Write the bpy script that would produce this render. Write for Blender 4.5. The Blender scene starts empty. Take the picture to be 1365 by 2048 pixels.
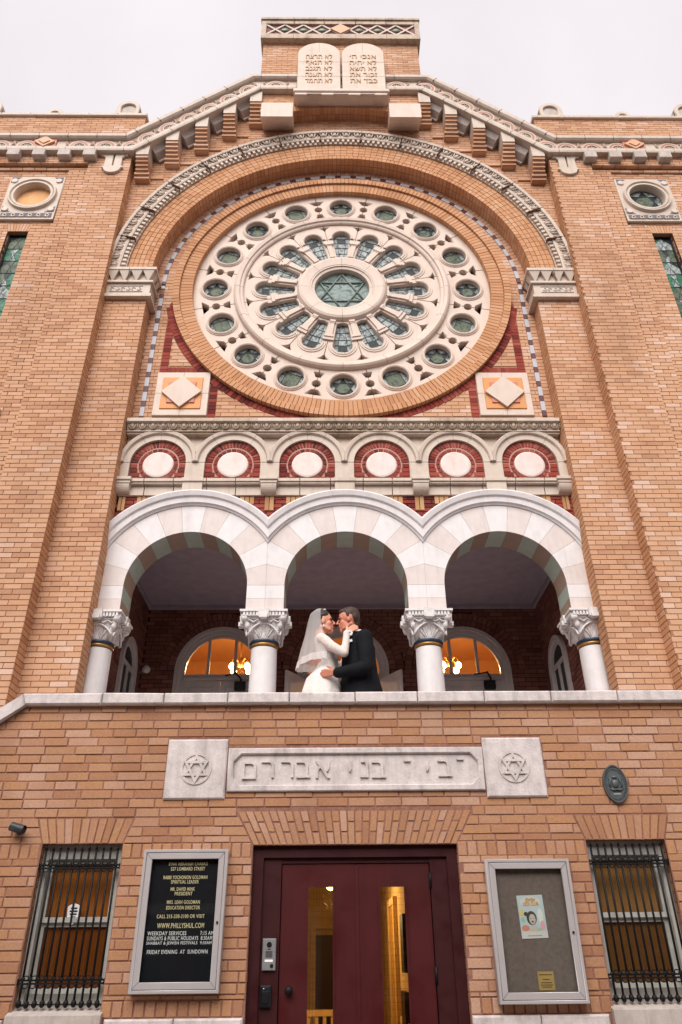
import bpy, bmesh, math, random
from math import pi, sin, cos, radians, sqrt, atan2, hypot
from mathutils import Vector, Matrix, Euler
random.seed(7)
sc = bpy.context.scene
COL = sc.collection

# ------------------------------------------------------------------ camera
CAM = Vector((-0.1806, -6.3, 1.62))
TH, ROLL, YAW = 0.54602, -0.0097034, 0.014933
fw = Vector((sin(YAW)*cos(TH), cos(YAW)*cos(TH), sin(TH)))
r0 = Vector((cos(YAW), -sin(YAW), 0)); u0 = r0.cross(fw)
rt = r0*cos(ROLL) + u0*sin(ROLL); up = -r0*sin(ROLL) + u0*cos(ROLL)
cd = bpy.data.cameras.new('camera'); cam = bpy.data.objects.new('camera', cd); COL.objects.link(cam)
cd.sensor_fit = 'VERTICAL'; cd.sensor_height = 36; cd.lens = 1465.64/2048*36
cd.clip_start = .05; cd.clip_end = 2000
cam.matrix_world = Matrix(((rt.x, up.x, -fw.x, CAM.x), (rt.y, up.y, -fw.y, CAM.y), (rt.z, up.z, -fw.z, CAM.z), (0, 0, 0, 1)))
sc.camera = cam

# ------------------------------------------------------------------ sky, sun, exposure (overcast)
SUN_EL, SUN_AZ = radians(43), radians(-13)      # in front of the facade, a little to the left
w = bpy.data.worlds.new('World'); sc.world = w; w.use_nodes = True
nt = w.node_tree; nt.nodes.clear()
wo = nt.nodes.new('ShaderNodeOutputWorld'); bg = nt.nodes.new('ShaderNodeBackground')
sky = nt.nodes.new('ShaderNodeTexSky'); sky.sky_type = 'NISHITA'; sky.sun_disc = False
sky.sun_elevation = SUN_EL; sky.sun_rotation = pi + SUN_AZ; sky.air_density = 1; sky.dust_density = 4
sk = nt.nodes.new('ShaderNodeVectorMath'); sk.operation = 'SCALE'; sk.inputs['Scale'].default_value = .05
nt.links.new(sky.outputs['Color'], sk.inputs[0])
tc = nt.nodes.new('ShaderNodeTexCoord')
nz = nt.nodes.new('ShaderNodeTexNoise'); nz.inputs['Scale'].default_value = 2.2; nz.inputs['Detail'].default_value = 5
nt.links.new(tc.outputs['Generated'], nz.inputs['Vector'])
cr = nt.nodes.new('ShaderNodeValToRGB')
cr.color_ramp.elements[0].position = .3; cr.color_ramp.elements[0].color = (.318, .296, .308, 1)
cr.color_ramp.elements[1].position = .7; cr.color_ramp.elements[1].color = (.392, .366, .376, 1)
nt.links.new(nz.outputs['Fac'], cr.inputs['Fac'])
mx = nt.nodes.new('ShaderNodeMix'); mx.data_type = 'RGBA'; mx.inputs[0].default_value = .94
nt.links.new(sk.outputs[0], mx.inputs[6]); nt.links.new(cr.outputs[0], mx.inputs[7])
nt.links.new(mx.outputs[2], bg.inputs['Color']); bg.inputs['Strength'].default_value = 1.0
nt.links.new(bg.outputs[0], wo.inputs[0])
sd = bpy.data.lights.new('sun', 'SUN'); so = bpy.data.objects.new('sun', sd); COL.objects.link(so)
sd.energy = 1.5; sd.angle = radians(50); sd.color = (1, .955, .90)
sv = Vector((sin(SUN_AZ)*cos(SUN_EL), -cos(SUN_AZ)*cos(SUN_EL), sin(SUN_EL)))
so.rotation_euler = sv.to_track_quat('Z', 'Y').to_euler(); so.location = sv*40
vs = sc.view_settings
sc.display_settings.display_device = 'sRGB'
vs.view_transform = 'Standard'; vs.look = 'None'; vs.gamma = 1; vs.exposure = 1.42; vs.use_curve_mapping = False

# ------------------------------------------------------------------ materials
def S(r, g, b, k=1.0):
    f = lambda c: ((c/255)/12.92 if c/255 <= .04045 else ((c/255+.055)/1.055)**2.4)*k
    return (f(r), f(g), f(b), 1)
MATS = {}
def node(t, typ, **kw):
    n = t.nodes.new(typ)
    for k, v in kw.items(): setattr(n, k, v)
    return n
def base_mat(name, rough=.8, spec=.3, metal=0):
    m = bpy.data.materials.new(name); m.use_nodes = True
    t = m.node_tree; b = t.nodes['Principled BSDF']
    b.inputs['Roughness'].default_value = rough; b.inputs['Metallic'].default_value = metal
    b.inputs['Specular IOR Level'].default_value = spec
    MATS[name] = m
    return m, t, b
def plain(name, col, rough=.7, spec=.3, metal=0, vary=.08, scale=9, bump=0, bscale=60, stain=None, stain_amt=.0, emit=0, stain_scale=1.3, streak=0, rvar=0):
    """colour with fine mottling (world position noise), optional blotchy stain and fine relief"""
    m, t, b = base_mat(name, rough, spec, metal)
    g = node(t, 'ShaderNodeNewGeometry')
    n1 = node(t, 'ShaderNodeTexNoise'); n1.inputs['Scale'].default_value = scale; n1.inputs['Detail'].default_value = 6
    t.links.new(g.outputs['Position'], n1.inputs['Vector'])
    mr = node(t, 'ShaderNodeMapRange'); mr.inputs[1].default_value = .3; mr.inputs[2].default_value = .7
    mr.inputs[3].default_value = 1-vary; mr.inputs[4].default_value = 1+vary
    t.links.new(n1.outputs['Fac'], mr.inputs[0])
    mul = node(t, 'ShaderNodeVectorMath', operation='SCALE'); mul.inputs[0].default_value = col[:3]
    t.links.new(mr.outputs[0], mul.inputs['Scale'])
    out = mul.outputs[0]
    if stain:
        n2 = node(t, 'ShaderNodeTexNoise'); n2.inputs['Scale'].default_value = stain_scale; n2.inputs['Detail'].default_value = 9; n2.inputs['Roughness'].default_value = .7
        mp = node(t, 'ShaderNodeMapping'); mp.inputs['Scale'].default_value = (2.2, 2.2, .9)
        t.links.new(g.outputs['Position'], mp.inputs[0]); t.links.new(mp.outputs[0], n2.inputs['Vector'])
        m2 = node(t, 'ShaderNodeMapRange'); m2.inputs[1].default_value = .48; m2.inputs[2].default_value = .75; m2.inputs[3].default_value = 0; m2.inputs[4].default_value = stain_amt
        t.links.new(n2.outputs['Fac'], m2.inputs[0])
        mi = node(t, 'ShaderNodeMix', data_type='RGBA'); mi.inputs[7].default_value = stain
        t.links.new(m2.outputs[0], mi.inputs[0]); t.links.new(out, mi.inputs[6]); out = mi.outputs[2]
    if streak:      # dirt washed down by rain: narrow upright runs broken up by a slower noise
        n4 = node(t, 'ShaderNodeTexNoise'); n4.inputs['Scale'].default_value = 1; n4.inputs['Detail'].default_value = 6; n4.inputs['Roughness'].default_value = .65
        mp4 = node(t, 'ShaderNodeMapping'); mp4.inputs['Scale'].default_value = (13, 13, .8)
        t.links.new(g.outputs['Position'], mp4.inputs[0]); t.links.new(mp4.outputs[0], n4.inputs['Vector'])
        m4 = node(t, 'ShaderNodeMapRange'); m4.inputs[1].default_value = .52; m4.inputs[2].default_value = .74; m4.inputs[3].default_value = 0; m4.inputs[4].default_value = streak
        t.links.new(n4.outputs['Fac'], m4.inputs[0])
        mi4 = node(t, 'ShaderNodeMix', data_type='RGBA'); mi4.inputs[7].default_value = (col[0]*.42, col[1]*.38, col[2]*.35, 1)
        t.links.new(m4.outputs[0], mi4.inputs[0]); t.links.new(out, mi4.inputs[6]); out = mi4.outputs[2]
    if rvar:
        m5 = node(t, 'ShaderNodeMapRange'); m5.inputs[1].default_value = .35; m5.inputs[2].default_value = .65; m5.inputs[3].default_value = rough-rvar; m5.inputs[4].default_value = rough+rvar
        t.links.new(n1.outputs['Fac'], m5.inputs[0]); t.links.new(m5.outputs[0], b.inputs['Roughness'])
    t.links.new(out, b.inputs['Base Color'])
    if bump:
        n3 = node(t, 'ShaderNodeTexNoise'); n3.inputs['Scale'].default_value = bscale; n3.inputs['Detail'].default_value = 4
        t.links.new(g.outputs['Position'], n3.inputs['Vector'])
        bp = node(t, 'ShaderNodeBump'); bp.inputs['Strength'].default_value = bump; bp.inputs['Distance'].default_value = .01
        t.links.new(n3.outputs['Fac'], bp.inputs['Height']); t.links.new(bp.outputs[0], b.inputs['Normal'])
    if emit:
        b.inputs['Emission Color'].default_value = col; b.inputs['Emission Strength'].default_value = emit
    return m
def brick_mat(name, pal, rough=.85, soot=(.22, .14, .10, 1), soot_amt=.25, speck=.14):
    """one colour per brick from the 'rnd' face attribute, speckle, and weathering patches"""
    m, t, b = base_mat(name, rough, .2)
    a = node(t, 'ShaderNodeAttribute', attribute_name='rnd')
    cr = node(t, 'ShaderNodeValToRGB'); e = cr.color_ramp
    while len(e.elements) < len(pal): e.elements.new(.5)
    for i, c in enumerate(pal):
        e.elements[i].position = i/(len(pal)-1); e.elements[i].color = c
    g = node(t, 'ShaderNodeNewGeometry')
    nd = node(t, 'ShaderNodeTexNoise'); nd.inputs['Scale'].default_value = .8; nd.inputs['Detail'].default_value = 4
    t.links.new(g.outputs['Position'], nd.inputs['Vector'])
    md = node(t, 'ShaderNodeMapRange'); md.inputs[1].default_value = .3; md.inputs[2].default_value = .7; md.inputs[3].default_value = -.28; md.inputs[4].default_value = .28
    t.links.new(nd.outputs['Fac'], md.inputs[0])
    ad = node(t, 'ShaderNodeMath', operation='ADD', use_clamp=True); t.links.new(a.outputs['Fac'], ad.inputs[0]); t.links.new(md.outputs[0], ad.inputs[1])
    t.links.new(ad.outputs[0], cr.inputs[0])
    n1 = node(t, 'ShaderNodeTexNoise'); n1.inputs['Scale'].default_value = 55; n1.inputs['Detail'].default_value = 5; n1.inputs['Roughness'].default_value = .7
    t.links.new(g.outputs['Position'], n1.inputs['Vector'])
    mr = node(t, 'ShaderNodeMapRange'); mr.inputs[1].default_value = .3; mr.inputs[2].default_value = .7; mr.inputs[3].default_value = 1-speck; mr.inputs[4].default_value = 1+speck
    t.links.new(n1.outputs['Fac'], mr.inputs[0])
    mul = node(t, 'ShaderNodeVectorMath', operation='SCALE')
    t.links.new(cr.outputs[0], mul.inputs[0]); t.links.new(mr.outputs[0], mul.inputs['Scale'])
    n2 = node(t, 'ShaderNodeTexNoise'); n2.inputs['Scale'].default_value = .55; n2.inputs['Detail'].default_value = 8; n2.inputs['Roughness'].default_value = .62
    mp = node(t, 'ShaderNodeMapping'); mp.inputs['Scale'].default_value = (1.6, 1.6, .7)
    t.links.new(g.outputs['Position'], mp.inputs[0]); t.links.new(mp.outputs[0], n2.inputs['Vector'])
    m2 = node(t, 'ShaderNodeMapRange'); m2.inputs[1].default_value = .5; m2.inputs[2].default_value = .78; m2.inputs[3].default_value = 0; m2.inputs[4].default_value = soot_amt
    t.links.new(n2.outputs['Fac'], m2.inputs[0])
    mi = node(t, 'ShaderNodeMix', data_type='RGBA'); mi.inputs[7].default_value = soot
    t.links.new(m2.outputs[0], mi.inputs[0]); t.links.new(mul.outputs[0], mi.inputs[6])
    t.links.new(mi.outputs[2], b.inputs['Base Color'])
    bp = node(t, 'ShaderNodeBump'); bp.inputs['Strength'].default_value = .35; bp.inputs['Distance'].default_value = .006
    t.links.new(n1.outputs['Fac'], bp.inputs['Height']); t.links.new(bp.outputs[0], b.inputs['Normal'])
    return m
K = .80
B_UP = brick_mat('brick_buff', [S(198,149,118,K), S(212,164,130,K), S(218,171,137,K), S(214,164,128,K), S(220,175,144,K), S(218,172,141,K), S(229,193,170,K)], speck=.09, soot=S(136,100,80,K), soot_amt=.36)
B_LOW = brick_mat('brick_porch', [S(178,128,98,K), S(190,140,106,K), S(196,146,108,K), S(191,142,112,K), S(197,150,116,K), S(194,147,118,K), S(206,164,138,K)], speck=.15, soot=S(118,84,66,K), soot_amt=.5)
B_SIDE = brick_mat('brick_orange_buff', [S(198,144,106,K), S(211,156,116,K), S(217,163,122,K), S(213,159,120,K), S(222,174,138,K)], speck=.09)
B_RED = brick_mat('brick_red', [S(104,42,40,K), S(138,58,50,K), S(162,74,62,K), S(148,64,56,K), S(174,92,78,K)])
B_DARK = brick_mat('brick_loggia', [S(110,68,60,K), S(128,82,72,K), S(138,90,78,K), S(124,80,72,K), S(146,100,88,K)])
B_YEL = brick_mat('brick_yellow', [S(188,142,98,K), S(204,160,116,K), S(212,170,126,K), S(198,152,112,K)])
M_UP = plain('mortar_buff', S(176,130,104,K), .95, .1, vary=.12, scale=20)
M_LOW = plain('mortar_porch', S(160,116,100,K), .95, .1, vary=.2, scale=25, bump=.4)
M_RED = plain('mortar_pink', S(206,160,146,K), .95, .1)
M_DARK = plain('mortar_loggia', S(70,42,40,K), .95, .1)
STONE = plain('terracotta_cream', S(232,214,198,.70), .55, .35, vary=.05, scale=7, bump=.08, bscale=90, stain=S(170,140,120,K), stain_amt=.45, streak=.32)
STONE_P = plain('terracotta_pinkish', S(242,221,206,.70), .55, .35, vary=.05, scale=5, bump=.06, bscale=90, stain=S(206,170,150,K), stain_amt=.4, streak=.18)
STONE_G = plain('stone_grey_carved', S(206,194,186,K), .7, .3, vary=.08, scale=14, bump=.2, bscale=70, stain=S(120,104,96,K), stain_amt=.55, stain_scale=2.2, streak=.35)
STONE_D = plain('terracotta_soiled', S(204,184,164,K), .65, .3, vary=.1, scale=12, bump=.15, bscale=70, stain=S(112,92,74,K), stain_amt=.75, stain_scale=2.5)
COPING = plain('coping_stone', S(230,219,217,K), .8, .25, vary=.1, scale=16, bump=.4, bscale=50, stain=S(122,112,110,K), stain_amt=.55, stain_scale=3, streak=.35)
TABLET = plain('tablet_white', S(228,208,192,K), .6, .3, vary=.06, scale=8, bump=.1, stain=S(196,176,168,K), stain_amt=.35, streak=.22)
WHITE = plain('arch_white_paint', S(240,235,236,K), .55, .3, vary=.04, scale=9, bump=.15, bscale=70, stain=S(196,186,182,K), stain_amt=.35, stain_scale=2, streak=.16)
WHITE2 = plain('arch_blush_paint', S(231,219,215,K), .55, .3, vary=.04, scale=9, bump=.15, bscale=70, stain=S(190,172,164,K), stain_amt=.35, stain_scale=2, streak=.16)
SOF_G = plain('soffit_sage_paint', S(182,196,186,K), .6, .3, vary=.06)
SOF_B = plain('soffit_taupe_paint', S(172,150,136,K), .6, .3, vary=.06)
CAPW = plain('capital_white', S(240,235,234,K), .6, .3, vary=.06, scale=25, bump=.5, bscale=55, stain=S(170,164,164,K), stain_amt=.35, stain_scale=5, streak=.2)
NAVY = plain('navy_band', S(38,54,78), .4, .4)
GOLD = plain('gold_band', S(168,124,66), .35, .5, metal=.6)
SEAM = plain('joint_dark', S(128,100,86,K), .9, .1)
GREYBL = plain('strip_grey_tile', S(196,196,204,K), .5, .4, vary=.06)
MAROONT = plain('strip_maroon_tile', S(92,40,42,K), .5, .4, vary=.2, scale=4)
ORANGE = plain('tile_orange', S(226,152,84,K), .5, .4, vary=.05)
PINKT = plain('tile_salmon', S(206,130,108,K), .5, .4, vary=.06)
GREENT = plain('glaze_green', S(120,140,118,K), .4, .5, vary=.1)
BOARDED = plain('boarded_peach', S(244,188,134,K), .8, .2, vary=.12, scale=6, stain=S(190,130,90,K), stain_amt=.4)
MAROON = plain('door_maroon', S(96,25,28,.52), .55, .25, vary=.08, scale=5, bump=.06, bscale=120, stain=S(66,20,24,.62), stain_amt=.6, streak=.4, rvar=.12)
MAROON_D = plain('door_frame_maroon', S(76,22,27,.5), .55, .25, vary=.08, streak=.3, rvar=.12)
BLACKM = plain('black_iron', S(13,13,16), .55, .25, vary=.2)
BLACKP = plain('black_plastic', S(24,25,32), .4, .4)
ALU = plain('aluminium_frame', S(206,200,200,K), .35, .5, metal=.25, vary=.03)
STEEL = plain('steel_plate', S(160,160,162), .35, .5, metal=.5)
BRONZE = plain('bronze_patina', S(86,92,94), .5, .5, metal=.35, vary=.2, scale=30)
FELT = plain('letterboard_black', S(16,20,30), .6, .25, vary=.1)
CORK = plain('pinboard_brown', S(124,110,104), .9, .1, vary=.12, scale=40, bump=.2, bscale=200)
LETY = plain('letter_yellow', S(250,232,186), .6, .2); LETW = plain('letter_white', S(246,244,246), .6, .2)
WFRAME = plain('window_frame_grey', S(214,212,204,K), .5, .35, vary=.08, scale=14, stain=S(110,106,98,K), stain_amt=.5, stain_scale=4)
BLIND = plain('blind_amber', S(196,114,44,.8), .7, .2, vary=.08, scale=3)
BLIND2 = plain('blind_tan', S(186,132,76,.8), .7, .2, vary=.08, scale=3)
DOORW = plain('loggia_door_white', S(206,200,198,K), .5, .35, vary=.04)
CEIL = plain('loggia_ceiling_grey', S(168,156,168,K), .85, .15, vary=.1, scale=6)
ROOMW = plain('room_amber_plaster', S(232,178,118,K), .85, .2, vary=.06, scale=3)
HALLW = plain('hall_cream_plaster', S(236,206,150,K), .8, .2)
HALLF = plain('hall_floor_brown', S(92,62,44,K), .5, .4)
PAVE = plain('pavement_concrete', S(170,164,158,.8), .9, .2, vary=.1, scale=3, bump=.2)
ROAD = plain('asphalt', (.055, .055, .058, 1), .9, .2, vary=.15, scale=20, bump=.3)
ROOF = plain('roof_dark', S(84,78,76), .9, .2)
def glass_mat(name, tint=(.9, .95, .95, 1), trans=.75, rough=.03):
    m, t, b = base_mat(name, rough, .5)
    tr = node(t, 'ShaderNodeBsdfTransparent'); tr.inputs[0].default_value = tint
    gl = node(t, 'ShaderNodeBsdfGlossy'); gl.inputs['Roughness'].default_value = rough
    fr = node(t, 'ShaderNodeLayerWeight'); fr.inputs[0].default_value = .15
    mr = node(t, 'ShaderNodeMapRange'); mr.inputs[3].default_value = 1-trans; mr.inputs[4].default_value = .9
    t.links.new(fr.outputs['Fresnel'], mr.inputs[0])
    ms = node(t, 'ShaderNodeMixShader'); t.links.new(mr.outputs[0], ms.inputs[0])
    t.links.new(tr.outputs[0], ms.inputs[1]); t.links.new(gl.outputs[0], ms.inputs[2])
    t.links.new(ms.outputs[0], t.nodes['Material Output'].inputs[0])
    return m
GLASS = glass_mat('clear_glass', (.94, .96, .95, 1), .985)
GLASS_S = glass_mat('screened_glass', (.80, .79, .77, 1), .985)
GILT = plain('gilt_dull', S(186,146,98,K), .6, .3, metal=.15, vary=.15, scale=20)
GLASS_D = glass_mat('door_glass', (.84, .82, .76, 1), .975)
def stained(name, cols, scale=9, rough=.4, k=.85):
    """opalescent leaded glass seen from outside by day"""
    m, t, b = base_mat(name, rough, .12)
    g = node(t, 'ShaderNodeNewGeometry')
    n = node(t, 'ShaderNodeTexNoise'); n.inputs['Scale'].default_value = scale; n.inputs['Detail'].default_value = 5; n.inputs['Distortion'].default_value = 1.6
    t.links.new(g.outputs['Position'], n.inputs['Vector'])
    cr = node(t, 'ShaderNodeValToRGB'); e = cr.color_ramp
    while len(e.elements) < len(cols): e.elements.new(.5)
    for i, c in enumerate(cols): e.elements[i].position = .28+.44*i/(len(cols)-1); e.elements[i].color = (c[0]*k, c[1]*k, c[2]*k, 1)
    t.links.new(n.outputs['Fac'], cr.inputs[0]); t.links.new(cr.outputs[0], b.inputs['Base Color'])
    bp = node(t, 'ShaderNodeBump'); bp.inputs['Strength'].default_value = .5; bp.inputs['Distance'].default_value = .01
    t.links.new(n.outputs['Fac'], bp.inputs['Height']); t.links.new(bp.outputs[0], b.inputs['Normal'])
    return m
SG_PALE = stained('glass_pale', [S(56,62,62), S(98,106,106), S(156,164,164), S(80,88,88)], k=1.25)
SG_GREEN = stained('glass_green', [S(48,58,50), S(82,94,80), S(112,122,102), S(62,74,64)])
SG_DARK = stained('glass_slate', [S(28,34,36), S(44,52,54), S(60,70,74)])
SG_TEAL = stained('glass_teal', [S(22,60,48), S(44,100,78), S(70,130,104), S(130,160,150)])
LEAD = plain('lead_came', S(70,76,76), .5, .4)

# ------------------------------------------------------------------ mesh building
class MB:
    def __init__(s): s.v = []; s.f = []; s.r = []; s.m = []; s.sm = []
    def add(s, vs, fs, r=None, m=0, smooth=False):
        o = len(s.v); s.v.extend(vs)
        if r is None: r = random.random()
        for f in fs:
            s.f.append([i+o for i in f]); s.r.append(r); s.m.append(m); s.sm.append(smooth)
    def hexa(s, a, b, r=None, m=0):
        """a: 4 points (front loop), b: 4 points (back loop)"""
        s.add(list(a)+list(b), [(0, 1, 2, 3), (7, 6, 5, 4), (0, 4, 5, 1), (1, 5, 6, 2), (2, 6, 7, 3), (3, 7, 4, 0)], r, m)
    def box(s, x0, x1, y0, y1, z0, z1, r=None, m=0):
        s.hexa([(x0, y0, z0), (x1, y0, z0), (x1, y0, z1), (x0, y0, z1)], [(x0, y1, z0), (x1, y1, z0), (x1, y1, z1), (x0, y1, z1)], r, m)
    def cham(s, x0, x1, y0, y1, z0, z1, c=.01, r=None, m=0):
        """box whose front (y0) edges are chamfered"""
        A = [(x0+c, y0, z0+c), (x1-c, y0, z0+c), (x1-c, y0, z1-c), (x0+c, y0, z1-c)]
        B = [(x0, y0+c, z0), (x1, y0+c, z0), (x1, y0+c, z1), (x0, y0+c, z1)]
        C = [(x0, y1, z0), (x1, y1, z0), (x1, y1, z1), (x0, y1, z1)]
        q = [(0, 1, 2, 3)]
        for i in range(4):
            j = (i+1) % 4; q += [(i, i+4, j+4, j), (i+4, i+8, j+8, j+4)]
        q.append((11, 10, 9, 8)); s.add(A+B+C, q, r, m)
    def prism(s, poly, y0, y1, r=None, m=0):
        n = len(poly); vs = [(x, y0, z) for x, z in poly]+[(x, y1, z) for x, z in poly]
        s.add(vs, [tuple(range(n)), tuple(range(2*n-1, n-1, -1))]+[(i, i+n, (i+1) % n+n, (i+1) % n) for i in range(n)], r, m)
    def sector(s, cx, cz, r0, r1, a0, a1, y0, y1, n=2, r=None, m=0, ch=0):
        """piece of a ring in the XZ plane; angle 0 = +X, counter-clockwise"""
        P = []; Q = []
        for i in range(n+1):
            a = a0+(a1-a0)*i/n
            P.append((cx+r1*cos(a), cz+r1*sin(a))); Q.append((cx+r0*cos(a), cz+r0*sin(a)))
        k = n+1
        vs = [(x, y0, z) for x, z in P]+[(x, y0, z) for x, z in Q]+[(x, y1, z) for x, z in P]+[(x, y1, z) for x, z in Q]
        fs = []
        for i in range(n):
            fs += [(i, i+1, k+i+1, k+i), (2*k+i+1, 2*k+i, 3*k+i, 3*k+i+1), (i+1, i, 2*k+i, 2*k+i+1), (k+i, k+i+1, 3*k+i+1, 3*k+i)]
        full = abs(abs(a1-a0)-2*pi) < 1e-6
        if not full: fs += [(0, k, 3*k, 2*k), (n, 2*k+n, 3*k+n, k+n)]
        s.add(vs, fs, r, m)
    def lathe(s, cx, cz, prof, a0, a1, n, m=0, r=None, smooth=False, close=False):
        """profile [(radius, y)] swept round the Y axis through (cx, cz)"""
        k = len(prof); vs = []
        for i in range(n+1):
            a = a0+(a1-a0)*i/n
            vs += [(cx+q*cos(a), y, cz+q*sin(a)) for q, y in prof]
        fs = [(i*k+j, (i+1)*k+j, (i+1)*k+j+1, i*k+j+1) for i in range(n) for j in range(k-1)]
        if close: fs += [(i*k+k-1, (i+1)*k+k-1, (i+1)*k, i*k) for i in range(n)]
        s.add(vs, fs, r, m, smooth)
    def turn(s, cx, cy, prof, n=24, m=0, a0=0, a1=2*pi, smooth=True):
        """profile [(radius, z)] turned round the vertical through (cx, cy)"""
        k = len(prof); vs = []
        for i in range(n+1):
            a = a0+(a1-a0)*i/n
            vs += [(cx+q*cos(a), cy+q*sin(a), z) for q, z in prof]
        s.add(vs, [(i*k+j, (i+1)*k+j, (i+1)*k+j+1, i*k+j+1) for i in range(n) for j in range(k-1)], None, m, smooth)
    def sweep(s, path, prof, m=0, r=None, caps=True):
        """closed profile [(n, y)] along a polyline in XZ with mitred corners; n is measured to the left of travel"""
        k = len(prof); vs = []
        N = []
        for i in range(len(path)):
            ds = []
            if i > 0: ds.append((Vector(path[i])-Vector(path[i-1])).normalized())
            if i < len(path)-1: ds.append((Vector(path[i+1])-Vector(path[i])).normalized())
            ns = [Vector((-d.y, d.x)) for d in ds]
            if len(ns) == 2:
                b = (ns[0]+ns[1]).normalized(); b = b/max(.2, b.dot(ns[0]))
            else: b = ns[0]
            N.append(b)
        for p, b in zip(path, N): vs += [(p[0]+b.x*q, y, p[1]+b.y*q) for q, y in prof]
        fs = [(i*k+j, (i+1)*k+j, (i+1)*k+(j+1) % k, i*k+(j+1) % k) for i in range(len(path)-1) for j in range(k)]
        if caps: fs += [tuple(range(k)), tuple(range(len(vs)-1, len(vs)-k-1, -1))]
        s.add(vs, fs, r, m)
    def tube(s, pts, rad, n=8, m=0, smooth=True, caps=True):
        """round bar through 3D points; rad a number or list"""
        pts = [Vector(p) for p in pts]
        if not hasattr(rad, '__len__'): rad = [rad]*len(pts)
        vs = []; d0 = None
        for i, p in enumerate(pts):
            a = pts[max(0, i-1)]; b = pts[min(len(pts)-1, i+1)]; d = (b-a).normalized()
            if d0 is None:
                u = d.orthogonal().normalized()
            else:
                u = (u-d*u.dot(d)).normalized()
            d0 = d; v = d.cross(u)
            vs += [tuple(p+(u*cos(2*pi*j/n)+v*sin(2*pi*j/n))*rad[i]) for j in range(n)]
        fs = [(i*n+j, i*n+(j+1) % n, (i+1)*n+(j+1) % n, (i+1)*n+j) for i in range(len(pts)-1) for j in range(n)]
        if caps: fs += [tuple(range(n-1, -1, -1)), tuple(range((len(pts)-1)*n, len(pts)*n))]
        s.add(vs, fs, None, m, smooth)
    def ball(s, c, rx, ry=None, rz=None, n=10, k=7, m=0, rot=None):
        ry = ry or rx; rz = rz or rx; vs = []; c = Vector(c)
        for i in range(k+1):
            t = pi*i/k
            for j in range(n):
                q = Vector((rx*sin(t)*cos(2*pi*j/n), ry*sin(t)*sin(2*pi*j/n), rz*cos(t)))
                if rot: q = rot @ q
                vs.append(tuple(c+q))
        fs = [(i*n+j, (i+1)*n+j, (i+1)*n+(j+1) % n, i*n+(j+1) % n) for i in range(k) for j in range(n)]
        s.add(vs, fs, None, m, True)
    def mesh(s, name, mats):
        me = bpy.data.meshes.new(name); me.from_pydata(s.v, [], s.f)
        for mt in (mats if isinstance(mats, (list, tuple)) else [mats]): me.materials.append(mt)
        a = me.attributes.new('rnd', 'FLOAT', 'FACE'); a.data.foreach_set('value', s.r)
        me.polygons.foreach_set('material_index', s.m); me.polygons.foreach_set('use_smooth', s.sm)
        me.update(); return me
    def build(s, name, mats, parent=None, kind=None):
        return link(name, s.mesh(name, mats), parent, kind)
def link(name, me, parent=None, kind=None, loc=None, rot=None, scale=None):
    o = bpy.data.objects.new(name, me); COL.objects.link(o)
    if parent: o.parent = parent
    if kind: o['kind'] = kind
    if loc: o.location = loc
    if rot: o.rotation_euler = rot
    if scale: o.scale = scale
    return o
def tag(o, label, cat, group=None):
    o['label'] = label; o['category'] = cat
    if group: o['group'] = group
    return o
def empty(name, loc, label, cat, group=None):
    o = bpy.data.objects.new(name, None); COL.objects.link(o); o.location = loc; o.empty_display_size = .1
    return tag(o, label, cat, group)
def setparent(o, p):
    """parent keeping the world place (thing roots are unrotated empties)"""
    o.parent = p; o.matrix_parent_inverse = Matrix.Translation(-p.location); return o
def curve_mesh(name, loops, depth, bevel=0, res=1):
    """flat plate from closed 2D loops (outer + holes), extruded; lies in XZ facing -Y, front at y=0"""
    cu = bpy.data.curves.new(name, 'CURVE'); cu.dimensions = '2D'; cu.fill_mode = 'BOTH'
    cu.extrude = depth/2-bevel; cu.bevel_depth = bevel; cu.bevel_resolution = 0
    cu.offset = -bevel
    for lp in loops:
        sp = cu.splines.new('POLY'); sp.points.add(len(lp)-1); sp.use_cyclic_u = True
        for p, (x, z) in zip(sp.points, lp): p.co = (x, z, 0, 1)
    return curve_to_mesh(name, cu, depth)
DG = None
def curve_to_mesh(name, cu, depth):
    o = bpy.data.objects.new('tmp', cu); COL.objects.link(o)
    dg = bpy.context.evaluated_depsgraph_get(); dg.update()
    me = bpy.data.meshes.new_from_object(o.evaluated_get(dg)); me.name = name
    bpy.data.objects.remove(o); bpy.data.curves.remove(cu)
    for v in me.vertices:
        x, z, d = v.co; v.co = (x, depth/2-d, z)
    me.materials.clear(); me.update(); return me
def text_mesh(name, body, size, depth=.004, align='CENTER', offset=0, spacing=1, width=1):
    cu = bpy.data.curves.new(name, 'FONT'); cu.body = body; cu.size = size; cu.align_x = align; cu.align_y = 'CENTER'
    cu.extrude = depth/2; cu.offset = offset; cu.space_character = spacing; cu.resolution_u = 3
    me = curve_to_mesh(name, cu, depth)
    if width != 1:
        for v in me.vertices: v.co.x *= width
    return me
def sample(sp):
    if sp.type == 'BEZIER':
        out = []; n = len(sp.bezier_points)
        for i in range(n):
            a, c = sp.bezier_points[i], sp.bezier_points[(i+1) % n]
            p0, p1, p2, p3 = a.co, a.handle_right, c.handle_left, c.co
            straight = (p1-p0).cross(p3-p0).length < 1e-7 and (p2-p0).cross(p3-p0).length < 1e-7
            for k in range(1 if straight else 4):
                t = k/(1 if straight else 4); q = p0*(1-t)**3+p1*3*t*(1-t)**2+p2*3*t*t*(1-t)+p3*t**3; out.append((q.x, q.y))
        return out
    return [(p.co.x, p.co.y) for p in sp.points]
def area(l): return sum(l[i-1][0]*l[i][1]-l[i][0]*l[i-1][1] for i in range(len(l)))/2
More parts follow.
